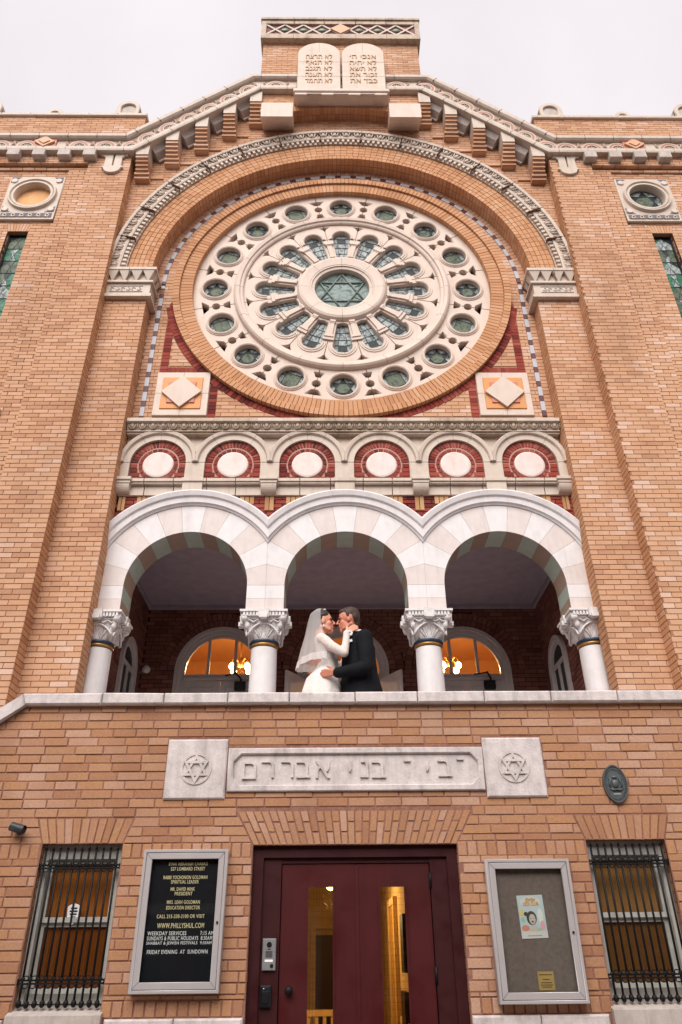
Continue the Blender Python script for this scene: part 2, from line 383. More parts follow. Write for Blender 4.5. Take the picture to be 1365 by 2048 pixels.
def inside(pt, l):
    c = False
    for i in range(len(l)):
        (x0, y0), (x1, y1) = l[i-1], l[i]
        if (y0 > pt[1]) != (y1 > pt[1]) and pt[0] < (x1-x0)*(pt[1]-y0)/(y1-y0)+x0: c = not c
    return c
def glyph_mesh(name, body, size, depth):
    """lettering whose glyphs are drawn with overlapping strokes: each stroke its own solid, fronts a hair apart"""
    cu = bpy.data.curves.new(name, 'FONT'); cu.body = body; cu.size = size; cu.align_x = 'CENTER'; cu.align_y = 'CENTER'
    o = bpy.data.objects.new('tmp', cu); COL.objects.link(o)
    dg = bpy.context.evaluated_depsgraph_get(); dg.update()
    c2 = o.evaluated_get(dg).to_curve(dg); loops = [sample(sp) for sp in c2.splines]; o.to_curve_clear()
    bpy.data.objects.remove(o); bpy.data.curves.remove(cu)
    loops = [l for l in loops if len(l) > 2]
    big = max(loops, key=lambda l: abs(area(l))); sg = area(big) > 0
    outs = [l for l in loops if (area(l) > 0) == sg]; holes = [l for l in loops if (area(l) > 0) != sg]
    bm = bmesh.new()
    for i, l in enumerate(outs):
        me = curve_mesh('tmp', [l]+[h for h in holes if inside(h[0], l)], depth)
        for v in me.vertices: v.co.y += (i % 4)*.0006
        bm.from_mesh(me); bpy.data.meshes.remove(me)
    me = bpy.data.meshes.new(name); bm.to_mesh(me); bm.free(); return me
def circ(cx, cz, r, n=24, a0=0): return [(cx+r*cos(a0+2*pi*i/n), cz+r*sin(a0+2*pi*i/n)) for i in range(n)]
def rot2(pts, a, cx=0, cz=0): return [(cx+x*cos(a)-z*sin(a), cz+x*sin(a)+z*cos(a)) for x, z in pts]

# bricks laid in courses on any plane; M maps (u, z, outward) to xyz; spans(z) gives the [u0, u1] runs of wall at height z
CH = .0702; BL = .2135
def fmap(Y): return lambda u, z, d: (u, Y-d, z)
def xmap(X, sgn): return lambda y, z, d: (X+sgn*d, y, z)
def lay(mb, M, z0, z1, spans, m=0, ch=CH, bl=BL, joint=.010, deep=.03, jit=.002, bond=0, zref=0, bias=None, lenjit=.0, sink=None):
    k = int(math.floor((z0-zref)/ch))
    while zref+k*ch < z1-1e-4:
        a = max(z0, zref+k*ch); b = min(z1, zref+(k+1)*ch-joint)
        k += 1
        if b-a < .012: continue
        sa = spans(a+1e-5); sb = spans(b-1e-5)
        if len(sa) != len(sb):
            sa = sb = spans((a+b)/2)
        for (l0, r0_), (l1, r1_) in zip(sa, sb):
            L, R_ = min(l0, l1), max(r0_, r1_)
            if R_-L < .01: continue
            off = (bl*.5 if k % 2 else 0)+bond+((k*37) % 5)*.004
            u = math.floor((L-off)/bl)*bl+off
            while u < R_:
                jl = random.uniform(-lenjit, lenjit)
                ua, ub = u, u+bl-joint+jl
                un = u+bl+jl
                if (un-L) < .035: u = un; continue
                A0, B0 = max(ua, l0), min(ub, r0_); A1, B1 = max(ua, l1), min(ub, r1_)
                if R_-un < .03: B0, B1 = r0_, r1_; un = R_+1
                if ua-L < 0 and u < L: A0, A1 = l0, l1
                u = un
                if B0 < A0: A0 = B0 = (A0+B0)/2
                if B1 < A1: A1 = B1 = (A1+B1)/2
                if (B0-A0)+(B1-A1) < .012: continue
                d = random.uniform(-jit, jit)
                r = random.random()
                if bias: r = bias(r)
                fa = [M(A0, a, d), M(B0, a, d), M(B1, b, d), M(A1, b, d)]
                if sink is not None:
                    if sink(A0, B0, A1, B1, a, b, d, r): continue
                fb = [M(A0, a, d-deep), M(B0, a, d-deep), M(B1, b, d-deep), M(A1, b, d-deep)]
                mb.hexa(fa, fb, r, m)
def ring_bricks(mb, cx, cz, r0, r1, a0, a1, n, y0, y1, gap=.009, m=0, jit=.002, bias=None, seg=1):
    rm = (r0+r1)/2; da = (a1-a0)/n; g = gap/rm/2
    for i in range(n):
        d = random.uniform(-jit, jit); r = random.random()
        if bias: r = bias(r)
        mb.sector(cx, cz, r0, r1, a0+i*da+g, a0+(i+1)*da-g, y0+d, y1, seg, r, m)

# the building: one thing, everything fixed to it is a part
SYN = empty('synagogue', (0, 0, 0), 'buff brick synagogue with a great rose window above three white loggia arches', 'building')
# ------------------------------------------------------------------ ground
def structure(mb, name, mat):
    o = mb.build(name, mat); o['kind'] = 'structure'; return o
g = MB(); g.box(-300, 300, -300, -3.6, -.3, -.12); structure(g, 'road', ROAD)
g = MB(); g.box(-300, 300, -3.45, 300, -.3, 0); structure(g, 'pavement', PAVE)
g = MB()
for i in range(-12, 12): g.cham(i*1.8, i*1.8+1.79, -3.6, -3.45, -.3, .004, .01)
structure(g, 'kerb', COPING)

# ------------------------------------------------------------------ porch wall
PW_TOP = 3.492; SL = .75
WX0, WX1, WZ0, WZ1 = 1.83, 2.46, 1.30, 2.40
DX, DZ = .805, 2.38
def xleft(z): return -2.80-(PW_TOP-z)/SL
def xright(z): return 2.95+(PW_TOP-z)/SL
rects = [(-1.553, -1.055, 2.722, 3.2), (1.084, 1.58, 2.722, 3.2), (-1.044, 1.077, 2.778, 3.124)]
JD, JW = .253, .187
def porch_spans(z):
    cuts = []
    for s in (-1, 1):
        if WZ0 < z < WZ1: cuts.append(tuple(sorted((s*WX0, s*WX1))))
        if WZ1 <= z < WZ1+JW:
            k = (z-WZ1)/JW*.07; cuts.append(tuple(sorted((s*(WX0-k), s*(WX1+k)))))
    if z < DZ: cuts.append((-DX, DX))
    elif z < DZ+JD:
        k = (z-DZ)/JD*.145; cuts.append((-DX-k, DX+k))
    for a, b, c, d in rects:
        if c < z < d: cuts.append((a, b))
    cuts.sort(); out = []; x = max(xleft(z), -3.7); xr = min(xright(z), 3.7)
    for a, b in cuts:
        if a-x > .02: out.append((x, a-.006))
        x = b+.006
    out.append((x, xr)); return out
hole = lambda a, b, c, d: [(a, c), (b, c), (b, d), (a, d)]
pm = curve_mesh('porch_wall', [[(-3.9, .0), (-3.9, xleft(0)*0+PW_TOP-SL*1.1), (-2.80, PW_TOP), (2.95, PW_TOP), (3.9, PW_TOP-SL*.95), (3.9, 0)],
     hole(-WX1, -WX0, WZ0, WZ1), hole(WX0, WX1, WZ0, WZ1), hole(-DX, DX, .15, DZ)], .30)
pm.materials.append(M_LOW)
PORCH = link('porch_wall', pm, SYN, loc=(0, .006, 0))
bricks = []; loose = MB()
RB = [(2.295, 2.395, -9, 9)]        # rowlock band level with the window heads
def sinkf(A0, B0, A1, B1, a, b, d, r):
    if abs(A0-A1) < 1e-6 and abs(B0-B1) < 1e-6: bricks.append((A0, B0, a, b, d, r)); return True
    return False
bz = lambda r: min(1, max(0, r**1.1))
WT = 1.262
zr0, zr1 = 2.292, 2.395
kw = dict(joint=.0095, lenjit=.04, jit=.0035, sink=sinkf, bias=bz, zref=WT)
lay(loose, fmap(0), 1.372, zr0, porch_spans, **kw)
lay(loose, fmap(0), zr1+.01, PW_TOP, porch_spans, **kw)
def rowlock(mb, z0, z1, spans, wd=.078, jn=.012):
    for l, r in spans((z0+z1)/2):
        n = max(1, round((r-l)/wd)); q = (r-l)/n
        for i in range(n):
            bricks.append((l+i*q, l+(i+1)*q-jn, z0, z1, random.uniform(-.003, .003), random.random()))
rowlock(loose, zr0+.002, zr1, porch_spans)
rowlock(loose, WT+.005, 1.362, porch_spans)
bricks.sort(key=lambda t: (Vector(((t[0]+t[1])/2, 0, (t[2]+t[3])/2))-CAM).length)
unit = []
for i in range(28):
    u = MB(); c = .045
    u.hexa([(-.5, .10, -.5), (.5, .10, -.5), (.5, .10, .5), (-.5, .10, .5)], [(-.5, 1, -.5), (.5, 1, -.5), (.5, 1, .5), (-.5, 1, .5)], i/27)
    u.hexa([(-.5+.02, 0, -.5+c), (.5-.02, 0, -.5+c), (.5-.02, 0, .5-c), (-.5+.02, 0, .5-c)], [(-.5, .10, -.5), (.5, .10, -.5), (.5, .10, .5), (-.5, .10, .5)], i/27)
    # drop the two hidden faces between the body and its eased face
    u.f = [f for k, f in enumerate(u.f) if k not in (0, 7)]; u.r = u.r[:len(u.f)]; u.m = u.m[:len(u.f)]; u.sm = u.sm[:len(u.f)]
    unit.append(u.mesh('brick', B_LOW))
for i, (A, B, a, b, d, r) in enumerate(bricks):
    if i < 300:
        link('brick', unit[min(27, int(r*28))], PORCH, loc=((A+B)/2, -d-.006, (a+b)/2), scale=(B-A, .035, b-a), rot=(0, random.uniform(-.004, .004), 0))
    else: loose.cham(A, B, -d, -d+.035, a, b, .003, r)
loose.build('brick_field', B_LOW, PORCH, 'stuff').location = (0, -.006, 0)
# jack arches: leaning bricks over the openings, alternately cut one third from the top or bottom over the door
def jack(x0, x1, z0, z1, flare, n, split, name):
    for i in range(n):
        t0, t1 = i/n, (i+1)/n; g = .006
        b0, b1 = x0+(x1-x0)*t0+g, x0+(x1-x0)*t1-g
        T0, T1 = x0-flare+(x1-x0+2*flare)*t0+g, x0-flare+(x1-x0+2*flare)*t1-g
        cuts = [0, 1] if not split else ([0, .36, 1] if i % 2 else [0, .66, 1])
        for c0, c1 in zip(cuts, cuts[1:]):
            h0 = z0+(z1-z0)*c0+(.006 if c0 else 0); h1 = z0+(z1-z0)*c1-(.006 if c1 < 1 else .004)
            q = lambda k, h: (b0+(T0-b0)*(h-z0)/(z1-z0), b1+(T1-b1)*(h-z0)/(z1-z0))
            l0, r0_ = q(0, h0); l1, r1_ = q(0, h1)
            m = MB(); d = random.uniform(-.003, .004)
            m.hexa([(l0, d, h0), (r0_, d, h0), (r1_, d, h1), (l1, d, h1)], [(l0, .12, h0), (r0_, .12, h0), (r1_, .12, h1), (l1, .12, h1)])
            m.build('arch_brick', B_LOW, SYN)
jack(-DX, DX, DZ+.004, DZ+JD, .14, 30, True, 'door')
for s in (-1, 1):
    a, b = sorted((s*WX0, s*WX1)); jack(a, b, WZ1+.004, WZ1+JW, .065, 11, False, 'w')
# jambs
jb = MB()
for X, sg, z0, z1, dp in ((-WX1, 1, WZ0, WZ1, .13), (-WX0, -1, WZ0, WZ1, .13), (WX0, 1, WZ0, WZ1, .13), (WX1, -1, WZ0, WZ1, .13), (-DX, 1, .15, DZ, .10), (DX, -1, .15, DZ, .10)):
    lay(jb, xmap(X+sg*.001, sg), z0, z1, lambda z, dp=dp: [(.033, dp)], joint=.0095, deep=.008, zref=WT, jit=.001)
jb.build('jamb_bricks', B_LOW, PORCH, 'stuff').location = (0, -.006, 0)
# stone water table and window sills
for x0, x1 in ((-3.6, -2.5), (-1.79, -DX-.005), (DX+.005, 1.79), (2.5, 3.6)):
    n = 2
    for i in range(n):
        m = MB(); m.cham(x0+(x1-x0)*i/n, x0+(x1-x0)*(i+1)/n-.006, -.03, .2, .62, WT-.003, .012); m.build('base_stone', COPING, SYN)
g = MB(); g.box(-3.6, -DX-.004, -.015, .1, 0, .615); g.box(DX+.004, 3.6, -.015, .1, 0, .615); g.build('plinth', COPING, SYN)
# coping with bevelled, weathered stones; the ends slope down beside the stairs
def cop_stone(poly, y0, y1):
    m = MB(); n = len(poly); c = .012
    cx = sum(p[0] for p in poly)/n; cz = sum(p[1] for p in poly)/n
    ins = [(p[0]+(c if p[0] < cx else -c)*.6, p[1]+(c if p[1] < cz else -c)) for p in poly]
    A = [(x, y0, z) for x, z in ins]; B = [(x, y0+c, z) for x, z in poly]; C = [(x, y1, z) for x, z in poly]
    q = [tuple(range(n))]
    for i in range(n):
        j = (i+1) % n; q += [(i, i+n, j+n, j), (i+n, i+2*n, j+2*n, j+n)]
    m.add(A+B+C, q); m.build('coping_stone', COPING, SYN)
xs = [-2.815, -2.16, -1.63, -1.08, -.55, .02, .56, 1.14, 1.72, 2.30, 2.95]
CT = 3.590
for a, b in zip(xs, xs[1:]):
    t = random.uniform(-.003, .003)
    p = [(a+.003, PW_TOP), (b-.003, PW_TOP), (b-.003, CT+t), (a+.003, CT+random.uniform(-.003, .003))]
    if a == xs[0]: p = [(a+.002, PW_TOP), (b-.003, PW_TOP), (b-.003, CT+t), (a-.026, CT)]
    if b == xs[-1]: p = [(a+.003, PW_TOP), (b-.002, PW_TOP), (b+.026, CT), (a+.003, CT)]
    cop_stone(p, -.06+random.uniform(-.004, .004), .33)
for s, x in ((-1, -2.815), (1, 2.95)):
    for k in range(3):
        u0_, u1_ = k*.5, (k+1)*.5-.006
        P = lambda u, v: (x+s*u*.8+ (s*(.026+.0*u) if v else 0), PW_TOP-u*.6+(CT-PW_TOP if v else 0)*(1.0 if u == 0 else 1.0))
        p = [P(u0_, 0), P(u1_, 0), P(u1_, 1), P(u0_, 1)]
        if s < 0: p = [p[1], p[0], p[3], p[2]]
        cop_stone(p, -.06, .33)
g = MB(); g.box(-3.4, 3.4, .31, 5.0, 2.70, 2.85); g.build('balcony_floor', COPING, SYN)

# carved panel and star tiles
for a, b, c, d in rects[:2]:
    m = MB(); m.cham(a, b, -.022, .05, c, d, .012)
    t = m.build('star_tile', COPING, SYN)
    cx, cz = (a+b)/2-(.0 if a < 0 else .005), (c+d)/2
    g = MB(); g.sector(cx, cz, .108, .128, 0, 2*pi-1e-4, -.030, -.02, 40)
    for q in range(2):
        tri = [(.118*cos(pi/2+q*pi+i*2*pi/3), .118*sin(pi/2+q*pi+i*2*pi/3)) for i in range(3)]
        for i in range(3):
            p0, p1 = tri[i], tri[(i+1) % 3]; dx, dz = p1[0]-p0[0], p1[1]-p0[1]; L = hypot(dx, dz); nx, nz = -dz/L*.020, dx/L*.020
            k = .0346; ex, ez = dx/L*k, dz/L*k
            g.prism([(cx+p0[0], cz+p0[1]), (cx+p1[0], cz+p1[1]), (cx+p1[0]+nx-ex, cz+p1[1]+nz-ez), (cx+p0[0]+nx+ex, cz+p0[1]+nz+ez)], -.036-.002*q, -.02)
    g.build('star', COPING, t)
a, b, c, d = rects[2]
m = MB(); m.box(a, b, .0, .06, c, d); PANEL = m.build('inscription_panel', COPING, SYN)
fr = MB(); bw = .05; n = .06
out = [(a, c), (b, c), (b, d), (a, d)]
inn = [(a+bw+n, c+bw), (b-bw-n, c+bw), (b-bw, c+bw+n), (b-bw, d-bw-n), (b-bw-n, d-bw), (a+bw+n, d-bw), (a+bw, d-bw-n), (a+bw, c+bw+n)]
fm = curve_mesh('panel_frame', [out, inn], .035, .008); fm.materials.append(COPING); link('panel_frame', fm, PANEL, loc=(0, -.026, 0))
HEB = [('ם', 498, 1541), ('ר', 535, 1538), ('ר', 574, 1538), ('ב', 606, 1539), ('א', 645, 1540), ('י', 700, 1533), ('נ', 728, 1539), ('ב', 757, 1540), ('־', 815, 1535), ('י', 855, 1533), ('ב', 890, 1538), ('־', 922, 1532)]
for ch, px, py in HEB:
    X = -1.04+(px-456)/(968-456)*2.117; Z = 2.778+.5*(3.124-2.778)+(1540-py)*.0035
    me = glyph_mesh('carved_letter', ch, .235, .022); me.materials.append(COPING)
    zs = [v.co.z for v in me.vertices]; xs_ = [v.co.x for v in me.vertices]
    cz_ = (max(zs)+min(zs))/2 if ch != '־' else (max(zs)+min(zs))/2-.05
    link('carved_letter', me, PANEL, loc=(X-(max(xs_)+min(xs_))/2, -.018, Z-cz_))

# ------------------------------------------------------------------ porch windows
def porch_window(s, blind, sticker):
    a, b = sorted((s*WX0, s*WX1)); y = .115
    f = MB()
    f.box(a, a+.045, y-.04, y+.09, WZ0+.05, WZ1); f.box(b-.045, b, y-.04, y+.09, WZ0+.05, WZ1)
    f.box(a+.045, b-.045, y-.03, y+.09, WZ1-.10, WZ1); f.box(a+.046, b-.046, y-.01, y+.09, WZ0+.05, WZ0+.11)
    W = f.build('window', WFRAME, SYN)
    for nm, z0, z1, yy in (('upper_sash', 1.865, WZ1-.10, y+.01), ('lower_sash', WZ0+.11, 1.865, y+.04)):
        h = MB(); p, q = a+.047, b-.047; w_ = .03
        h.box(p, p+w_, yy, yy+.03, z0, z1); h.box(q-w_, q, yy, yy+.03, z0, z1)
        h.box(p+w_, q-w_, yy, yy+.03, z0, z0+.035); h.box(p+w_, q-w_, yy, yy+.03, z1-.03, z1); h.build(nm, WFRAME, W)
        gm = MB(); gm.box(p+w_, q-w_, yy+.012, yy+.016, z0+.035, z1-.03); gm.build('pane', GLASS if nm == 'upper_sash' else GLASS_S, W)
    bl = MB()
    n = 7
    for i in range(n):
        x0 = a+.06+(b-a-.12)*i/n
        bl.box(x0, x0+(b-a-.12)/n-.0015, y+.062+.0015*(i % 2), y+.069, WZ0+.14, WZ1-.12)
    bl.build('blind', blind, W)
    k = MB(); k.box(a, b, y+.15, y+.16, WZ0, WZ1); k.build('window_back', BLACKP, W)
    sl = MB(); sl.hexa([(a-.02, -.05, .95), (b+.02, -.05, .95), (b+.02, -.05, 1.285), (a-.02, -.05, 1.285)], [(a-.02, .2, .95), (b+.02, .2, .95), (b+.02, .2, WZ0+.07), (a-.02, .2, WZ0+.07)])
    sl.build('window_sill', STONE_G, W)
    if sticker:
        x, z = -2.17, 1.925
        sh = [(x-.05, z+.045), (x-.03, z+.06), (x, z+.068), (x+.03, z+.06), (x+.05, z+.045), (x+.045, z-.02), (x+.02, z-.06), (x, z-.075), (x-.02, z-.06), (x-.045, z-.02)]
        st = MB(); st.prism(sh, y+.014, y+.018); so_ = st.build('shield_sticker', LETW, W)
        st = MB(); 
        for i, w_ in enumerate((.05, .06, .052, .04)): st.box(x-w_/2, x+w_/2, y+.012, y+.0145, z+.03-i*.02, z+.04-i*.02)
        st.build('sticker_print', BLACKP, W)
porch_window(-1, BLIND, True); porch_window(1, BLIND2, False)

# ------------------------------------------------------------------ entrance
d = MB()
for x0, x1 in ((-DX, -.72), (.72, DX)): d.box(x0, x1, .05, .14, .15, DZ)
d.box(-.72, .72, .05, .14, DZ-.085, DZ)
d.box(-.72, -.58, .075, .14, .15, DZ-.085); d.box(.585, .72, .075, .14, .15, DZ-.085)
d.box(-.58, .585, .082, .14, DZ-.125, DZ-.085)
DOOR = d.build('entrance_door', MAROON_D, SYN)
LT = DZ-.128
for i, (x0, x1, g0, g1) in enumerate(((-.575, .003, -.37, -.175), (.011, .58, .185, .38))):
    GZ0, GZ1 = .75, 2.09
    lm = curve_mesh('door_leaf', [hole(x0, x1, .17, LT), hole(g0, g1, GZ0, GZ1)], .045, .003); lm.materials.append(MAROON)
    link('door_leaf', lm, DOOR, loc=(0, .092, 0))
    p = MB(); p.box(g0, g1, .112, .117, GZ0, GZ1); p.build('pane', GLASS_D, DOOR)
    bd = curve_mesh('pane_bead', [hole(g0-.012, g1+.012, GZ0-.012, GZ1+.012), hole(g0+.004, g1-.004, GZ0+.004, GZ1-.004)], .012); bd.materials.append(MAROON); link('pane_bead', bd, DOOR, loc=(0, .084, 0))
    wr = MB()
    for k in range(1, 6): x = g0+(g1-g0)*k/9; wr.box(x-.0005, x+.0005, .1135, .1145, GZ0, GZ1)
    for k in range(1, 32): z = GZ0+(GZ1-GZ0)*k/32; wr.box(g0, g1, .1135, .1145, z-.0005, z+.0005)
    wr.build('glass_wire', BLACKM, DOOR)
m = MB(); m.box(-.004, .022, .084, .0905, .18, LT-.01); m.build('astragal', MAROON, DOOR)
m = MB(); m.box(-.62, -.545, .142, .18, .16, LT+.06); m.box(.555, .63, .142, .18, .16, LT+.06); m.box(-.545, .555, .142, .18, LT-.02, LT+.06); m.box(-.02, .04, .142, .16, .16, LT-.02); m.build('door_stop', MAROON_D, DOOR)
for z in (2.13, 1.50, .6):
    h = MB(); h.tube([(.585, .078, z-.055), (.585, .078, z+.055)], .011, 8); h.box(.586, .602, .076, .09, z-.05, z+.05); h.build('hinge', BLACKM, DOOR)
k = MB(); k.lathe(-.50, 1.415, [(.0, .045), (.024, .048), (.03, .06), (.022, .075), (.02, .093)], 0, 2*pi, 20, smooth=True); k.build('door_knob', BLACKM, DOOR)
# lit entrance hall behind the glass
h = MB(); h.box(-1.3, .5, 6.2, 6.3, .1, 2.66); h.box(-1.4, -1.3, .3, 6.3, .1, 2.66); h.box(.5, .6, .3, 6.3, .1, 2.66); h.box(-1.4, .6, .3, 6.3, 2.58, 2.68)
HALL = h.build('entrance_hall', HALLW, SYN)
f = MB(); f.box(-1.3, .5, .3, 6.2, .1, .16); f.build('hall_floor', HALLF, HALL)
f = MB()
f.box(-.42, -.1, 6.1, 6.19, .16, 1.9); f.build('inner_door', plain('hall_dark_wood', S(58,36,28), .5, .4), HALL)
f = MB(); f.box(-.50, -.425, 6.08, 6.19, .16, 1.98); f.box(-.095, -.02, 6.08, 6.19, .16, 1.98); f.box(-.5, -.02, 6.08, 6.19, 1.981, 2.06); f.build('inner_door_frame', HALLW, HALL)
f = MB(); f.box(.47, .499, 2.5, 3.3, .16, 2.1); f.build('side_door', plain('hall_yellow_door', S(214,166,84,.8), .5, .3), HALL)
f = MB(); f.box(.48, .499, .4, 2.43, 1.06, 1.12); f.box(.455, .499, 2.43, 2.5, .16, 2.17); f.box(.455, .499, 3.3, 3.37, .16, 2.17); f.box(.455, .499, 2.5, 3.3, 2.1, 2.17); f.box(-1.299, -1.285, .4, 4.1, 1.0, 1.06); f.build('dado_rail', HALLW, HALL)
def lampglow(name, loc, power, col, rad=.05, parent=None):
    l = bpy.data.lights.new(name, 'POINT'); l.energy = power; l.color = col; l.shadow_soft_size = rad
    o = bpy.data.objects.new(name, l); COL.objects.link(o); o.location = loc
    if parent: setparent(o, parent)
    return o
BULB = plain('lamp_bulb', (1, .72, .36, 1), .4, .3, vary=0, emit=7)
m = MB(); m.box(.44, .497, 1.15, 1.45, 1.5, 1.95); m.box(.46, .498, 1.5, 1.9, .9, 1.35); m.build('wall_cabinet', MATS['hall_dark_wood'], HALL)
e = empty('ceiling_lamp', (-.2, 2.6, 2.33), 'small lit ceiling lamp seen through the red door glass', 'lamp')
m = MB(); m.turn(0, 0, [(.0, -.09), (.035, -.08), (.05, -.05), (.045, -.02), (.03, 0)], 20); m.build('lamp_shade', BULB, e)
m = MB(); m.turn(0, 0, [(.06, -.01), (.05, .02), (.012, .04), (.012, .25)], 16); m.build('lamp_base', STEEL, e)
lampglow('hall_light', (-.2, 2.6, 2.14), 17, (1, .66, .30), .09, e)
# slatted bench inside
e = empty('hall_bench', (-.45, 3.4, .16), 'pale slatted bench inside the hall behind the left door glass', 'bench')
m = MB()
for i in range(4): m.box(-.4, .4, -.2+i*.1, -.12+i*.1, .42, .45)
m.build('seat', HALLW, e)
for i in range(9):
    m = MB(); m.box(-.38+i*.09, -.34+i*.09, .2, .225, .5, .9); m.build('slat', HALLW, e)
m = MB(); m.box(-.42, .42, .19, .235, .9, .96); m.box(-.42, .42, .19, .235, .46, .5); m.build('rail', HALLW, e)
for x in (-.4, .36):
    for y in (-.18, .18): m = MB(); m.box(x, x+.04, y, y+.04, 0, .42 if y < 0 else .5); m.build('leg', HALLW, e)
# ------------------------------------------------------------------ facade behind the balcony
P0, P1, P2 = 1.67, 1.90, 2.18
CZ = 11.155; RI = 3.11; PX = 3.755
FL = 2.85
ARC = lambda r, a0, a1, n, cz=CZ: [(r*cos(a0+(a1-a0)*i/n), cz+r*sin(a0+(a1-a0)*i/n)) for i in range(n+1)]
# gable wall with its piers: one sheet with a round-headed recess
gm = curve_mesh('gable_wall', [[(-3.9, FL), (-RI-.008, FL)]+[(x, z) for x, z in ARC(RI+.008, pi, 0, 64)]+[(RI+.008, FL), (3.9, FL), (3.9, 14.3), (1.5, 16.5), (-1.5, 16.5), (-3.9, 14.3)]], P2-P1-.01)
gm.materials.append(M_UP); GABLE = link('gable_wall', gm, SYN, loc=(0, P1+.008, 0))
def at(o, p): o.location = (-p.location.x, -p.location.y, -p.location.z); return o
def gspans(z):
    if z < CZ: return [(-PX-.02, -RI), (RI, PX+.02)]
    lim = min(PX+.02, 1.53+(16.35-z)*1.0)
    h = z-CZ
    if h < 3.80:
        x = sqrt(3.80**2-h*h)
        return [(-lim, -x), (x, lim)] if x < lim-.02 else []
    return [(-lim, lim)]
b = MB(); lay(b, fmap(P1), FL, 15.9, gspans); at(b.build('brick_field', B_UP, GABLE, 'stuff'), GABLE)
b = MB()
lay(b, xmap(-RI, 1), FL, CZ, lambda z: [(P1+.032, P2-.002)], bl=.21); lay(b, xmap(RI, -1), FL, CZ, lambda z: [(P1+.032, P2-.002)], bl=.21)
at(b.build('pier_side_bricks', B_SIDE, GABLE, 'stuff'), GABLE)
# brick archivolt: four rows of headers on the face, two rows on the soffit
b = MB()
ring_bricks(b, 0, CZ, RI, RI+.075, 0, pi, 128, P1-.004, P1+.13); ring_bricks(b, 0, CZ, RI, RI+.075, 0, pi, 128, P1+.14, P2-.002)
for i in range(1, 5): ring_bricks(b, 0, CZ, RI+.004+i*.081, RI+.075+i*.081, 0, pi, 92, P1-.004, P1+.05)
at(b.build('arch_ring_bricks', B_SIDE, GABLE, 'stuff'), GABLE)
# terracotta archivolt
RA0, RA1 = RI+.41, 3.83
m = MB(); m.lathe(0, CZ, [(RA0, P1), (RA0, P1-.03), (RA0+.09, P1-.03), (RA0+.09, P1-.075), (RA0+.115, P1-.085), (RA1-.07, P1-.055), (RA1-.065, P1-.115), (RA1-.02, P1-.125), (RA1, P1-.10), (RA1, P1)], -.01, pi+.01, 96)
ARCHV = m.build('archivolt', STONE, SYN)
t = MB(); t.sector(0, 0, RA0+.012, RA0+.075, -.0062, .0062, P1-.075, P1-.028, 1); dm = t.mesh('dentil', STONE)
for i in range(118): link('dentil', dm, ARCHV, loc=(0, 0, CZ), rot=(0, -(i+.5)*pi/118, 0))
# acanthus leaf unit: a curled leaf between two upright fillets
def leaf_unit():
    t = MB(); y = P1-.06
    rm = RA0+.21
    t.ball((rm-.02, y-.022, 0), .055, .035, .038, 8, 5); t.ball((rm+.055, y-.035, 0), .03, .03, .05, 8, 5)
    for s in (-1, 1):
        t.tube([(rm-.085, y-.01, s*.02), (rm-.03, y-.03, s*.052), (rm+.045, y-.035, s*.07), (rm+.075, y-.02, s*.05)], [.010, .014, .014, .008], 6)
    t.tube([(rm-.09, y-.008, -.105), (rm+.085, y-.012, -.11)], .014, 6)
    return t.mesh('leaf_ornament', STONE)
lm = leaf_unit()
for i in range(54): link('leaf_ornament', lm, ARCHV, loc=(0, 0, CZ), rot=(0, -(i+.5)*pi/54, 0))
j = MB()
for i in range(1, 15):
    a = pi*i/15; j.sector(0, CZ, RA0-.002, RA1+.002, a-.0006, a+.0006, P1-.127, P1-.02, 1)
j.build('joint_lines', SEAM, ARCHV, 'stuff')

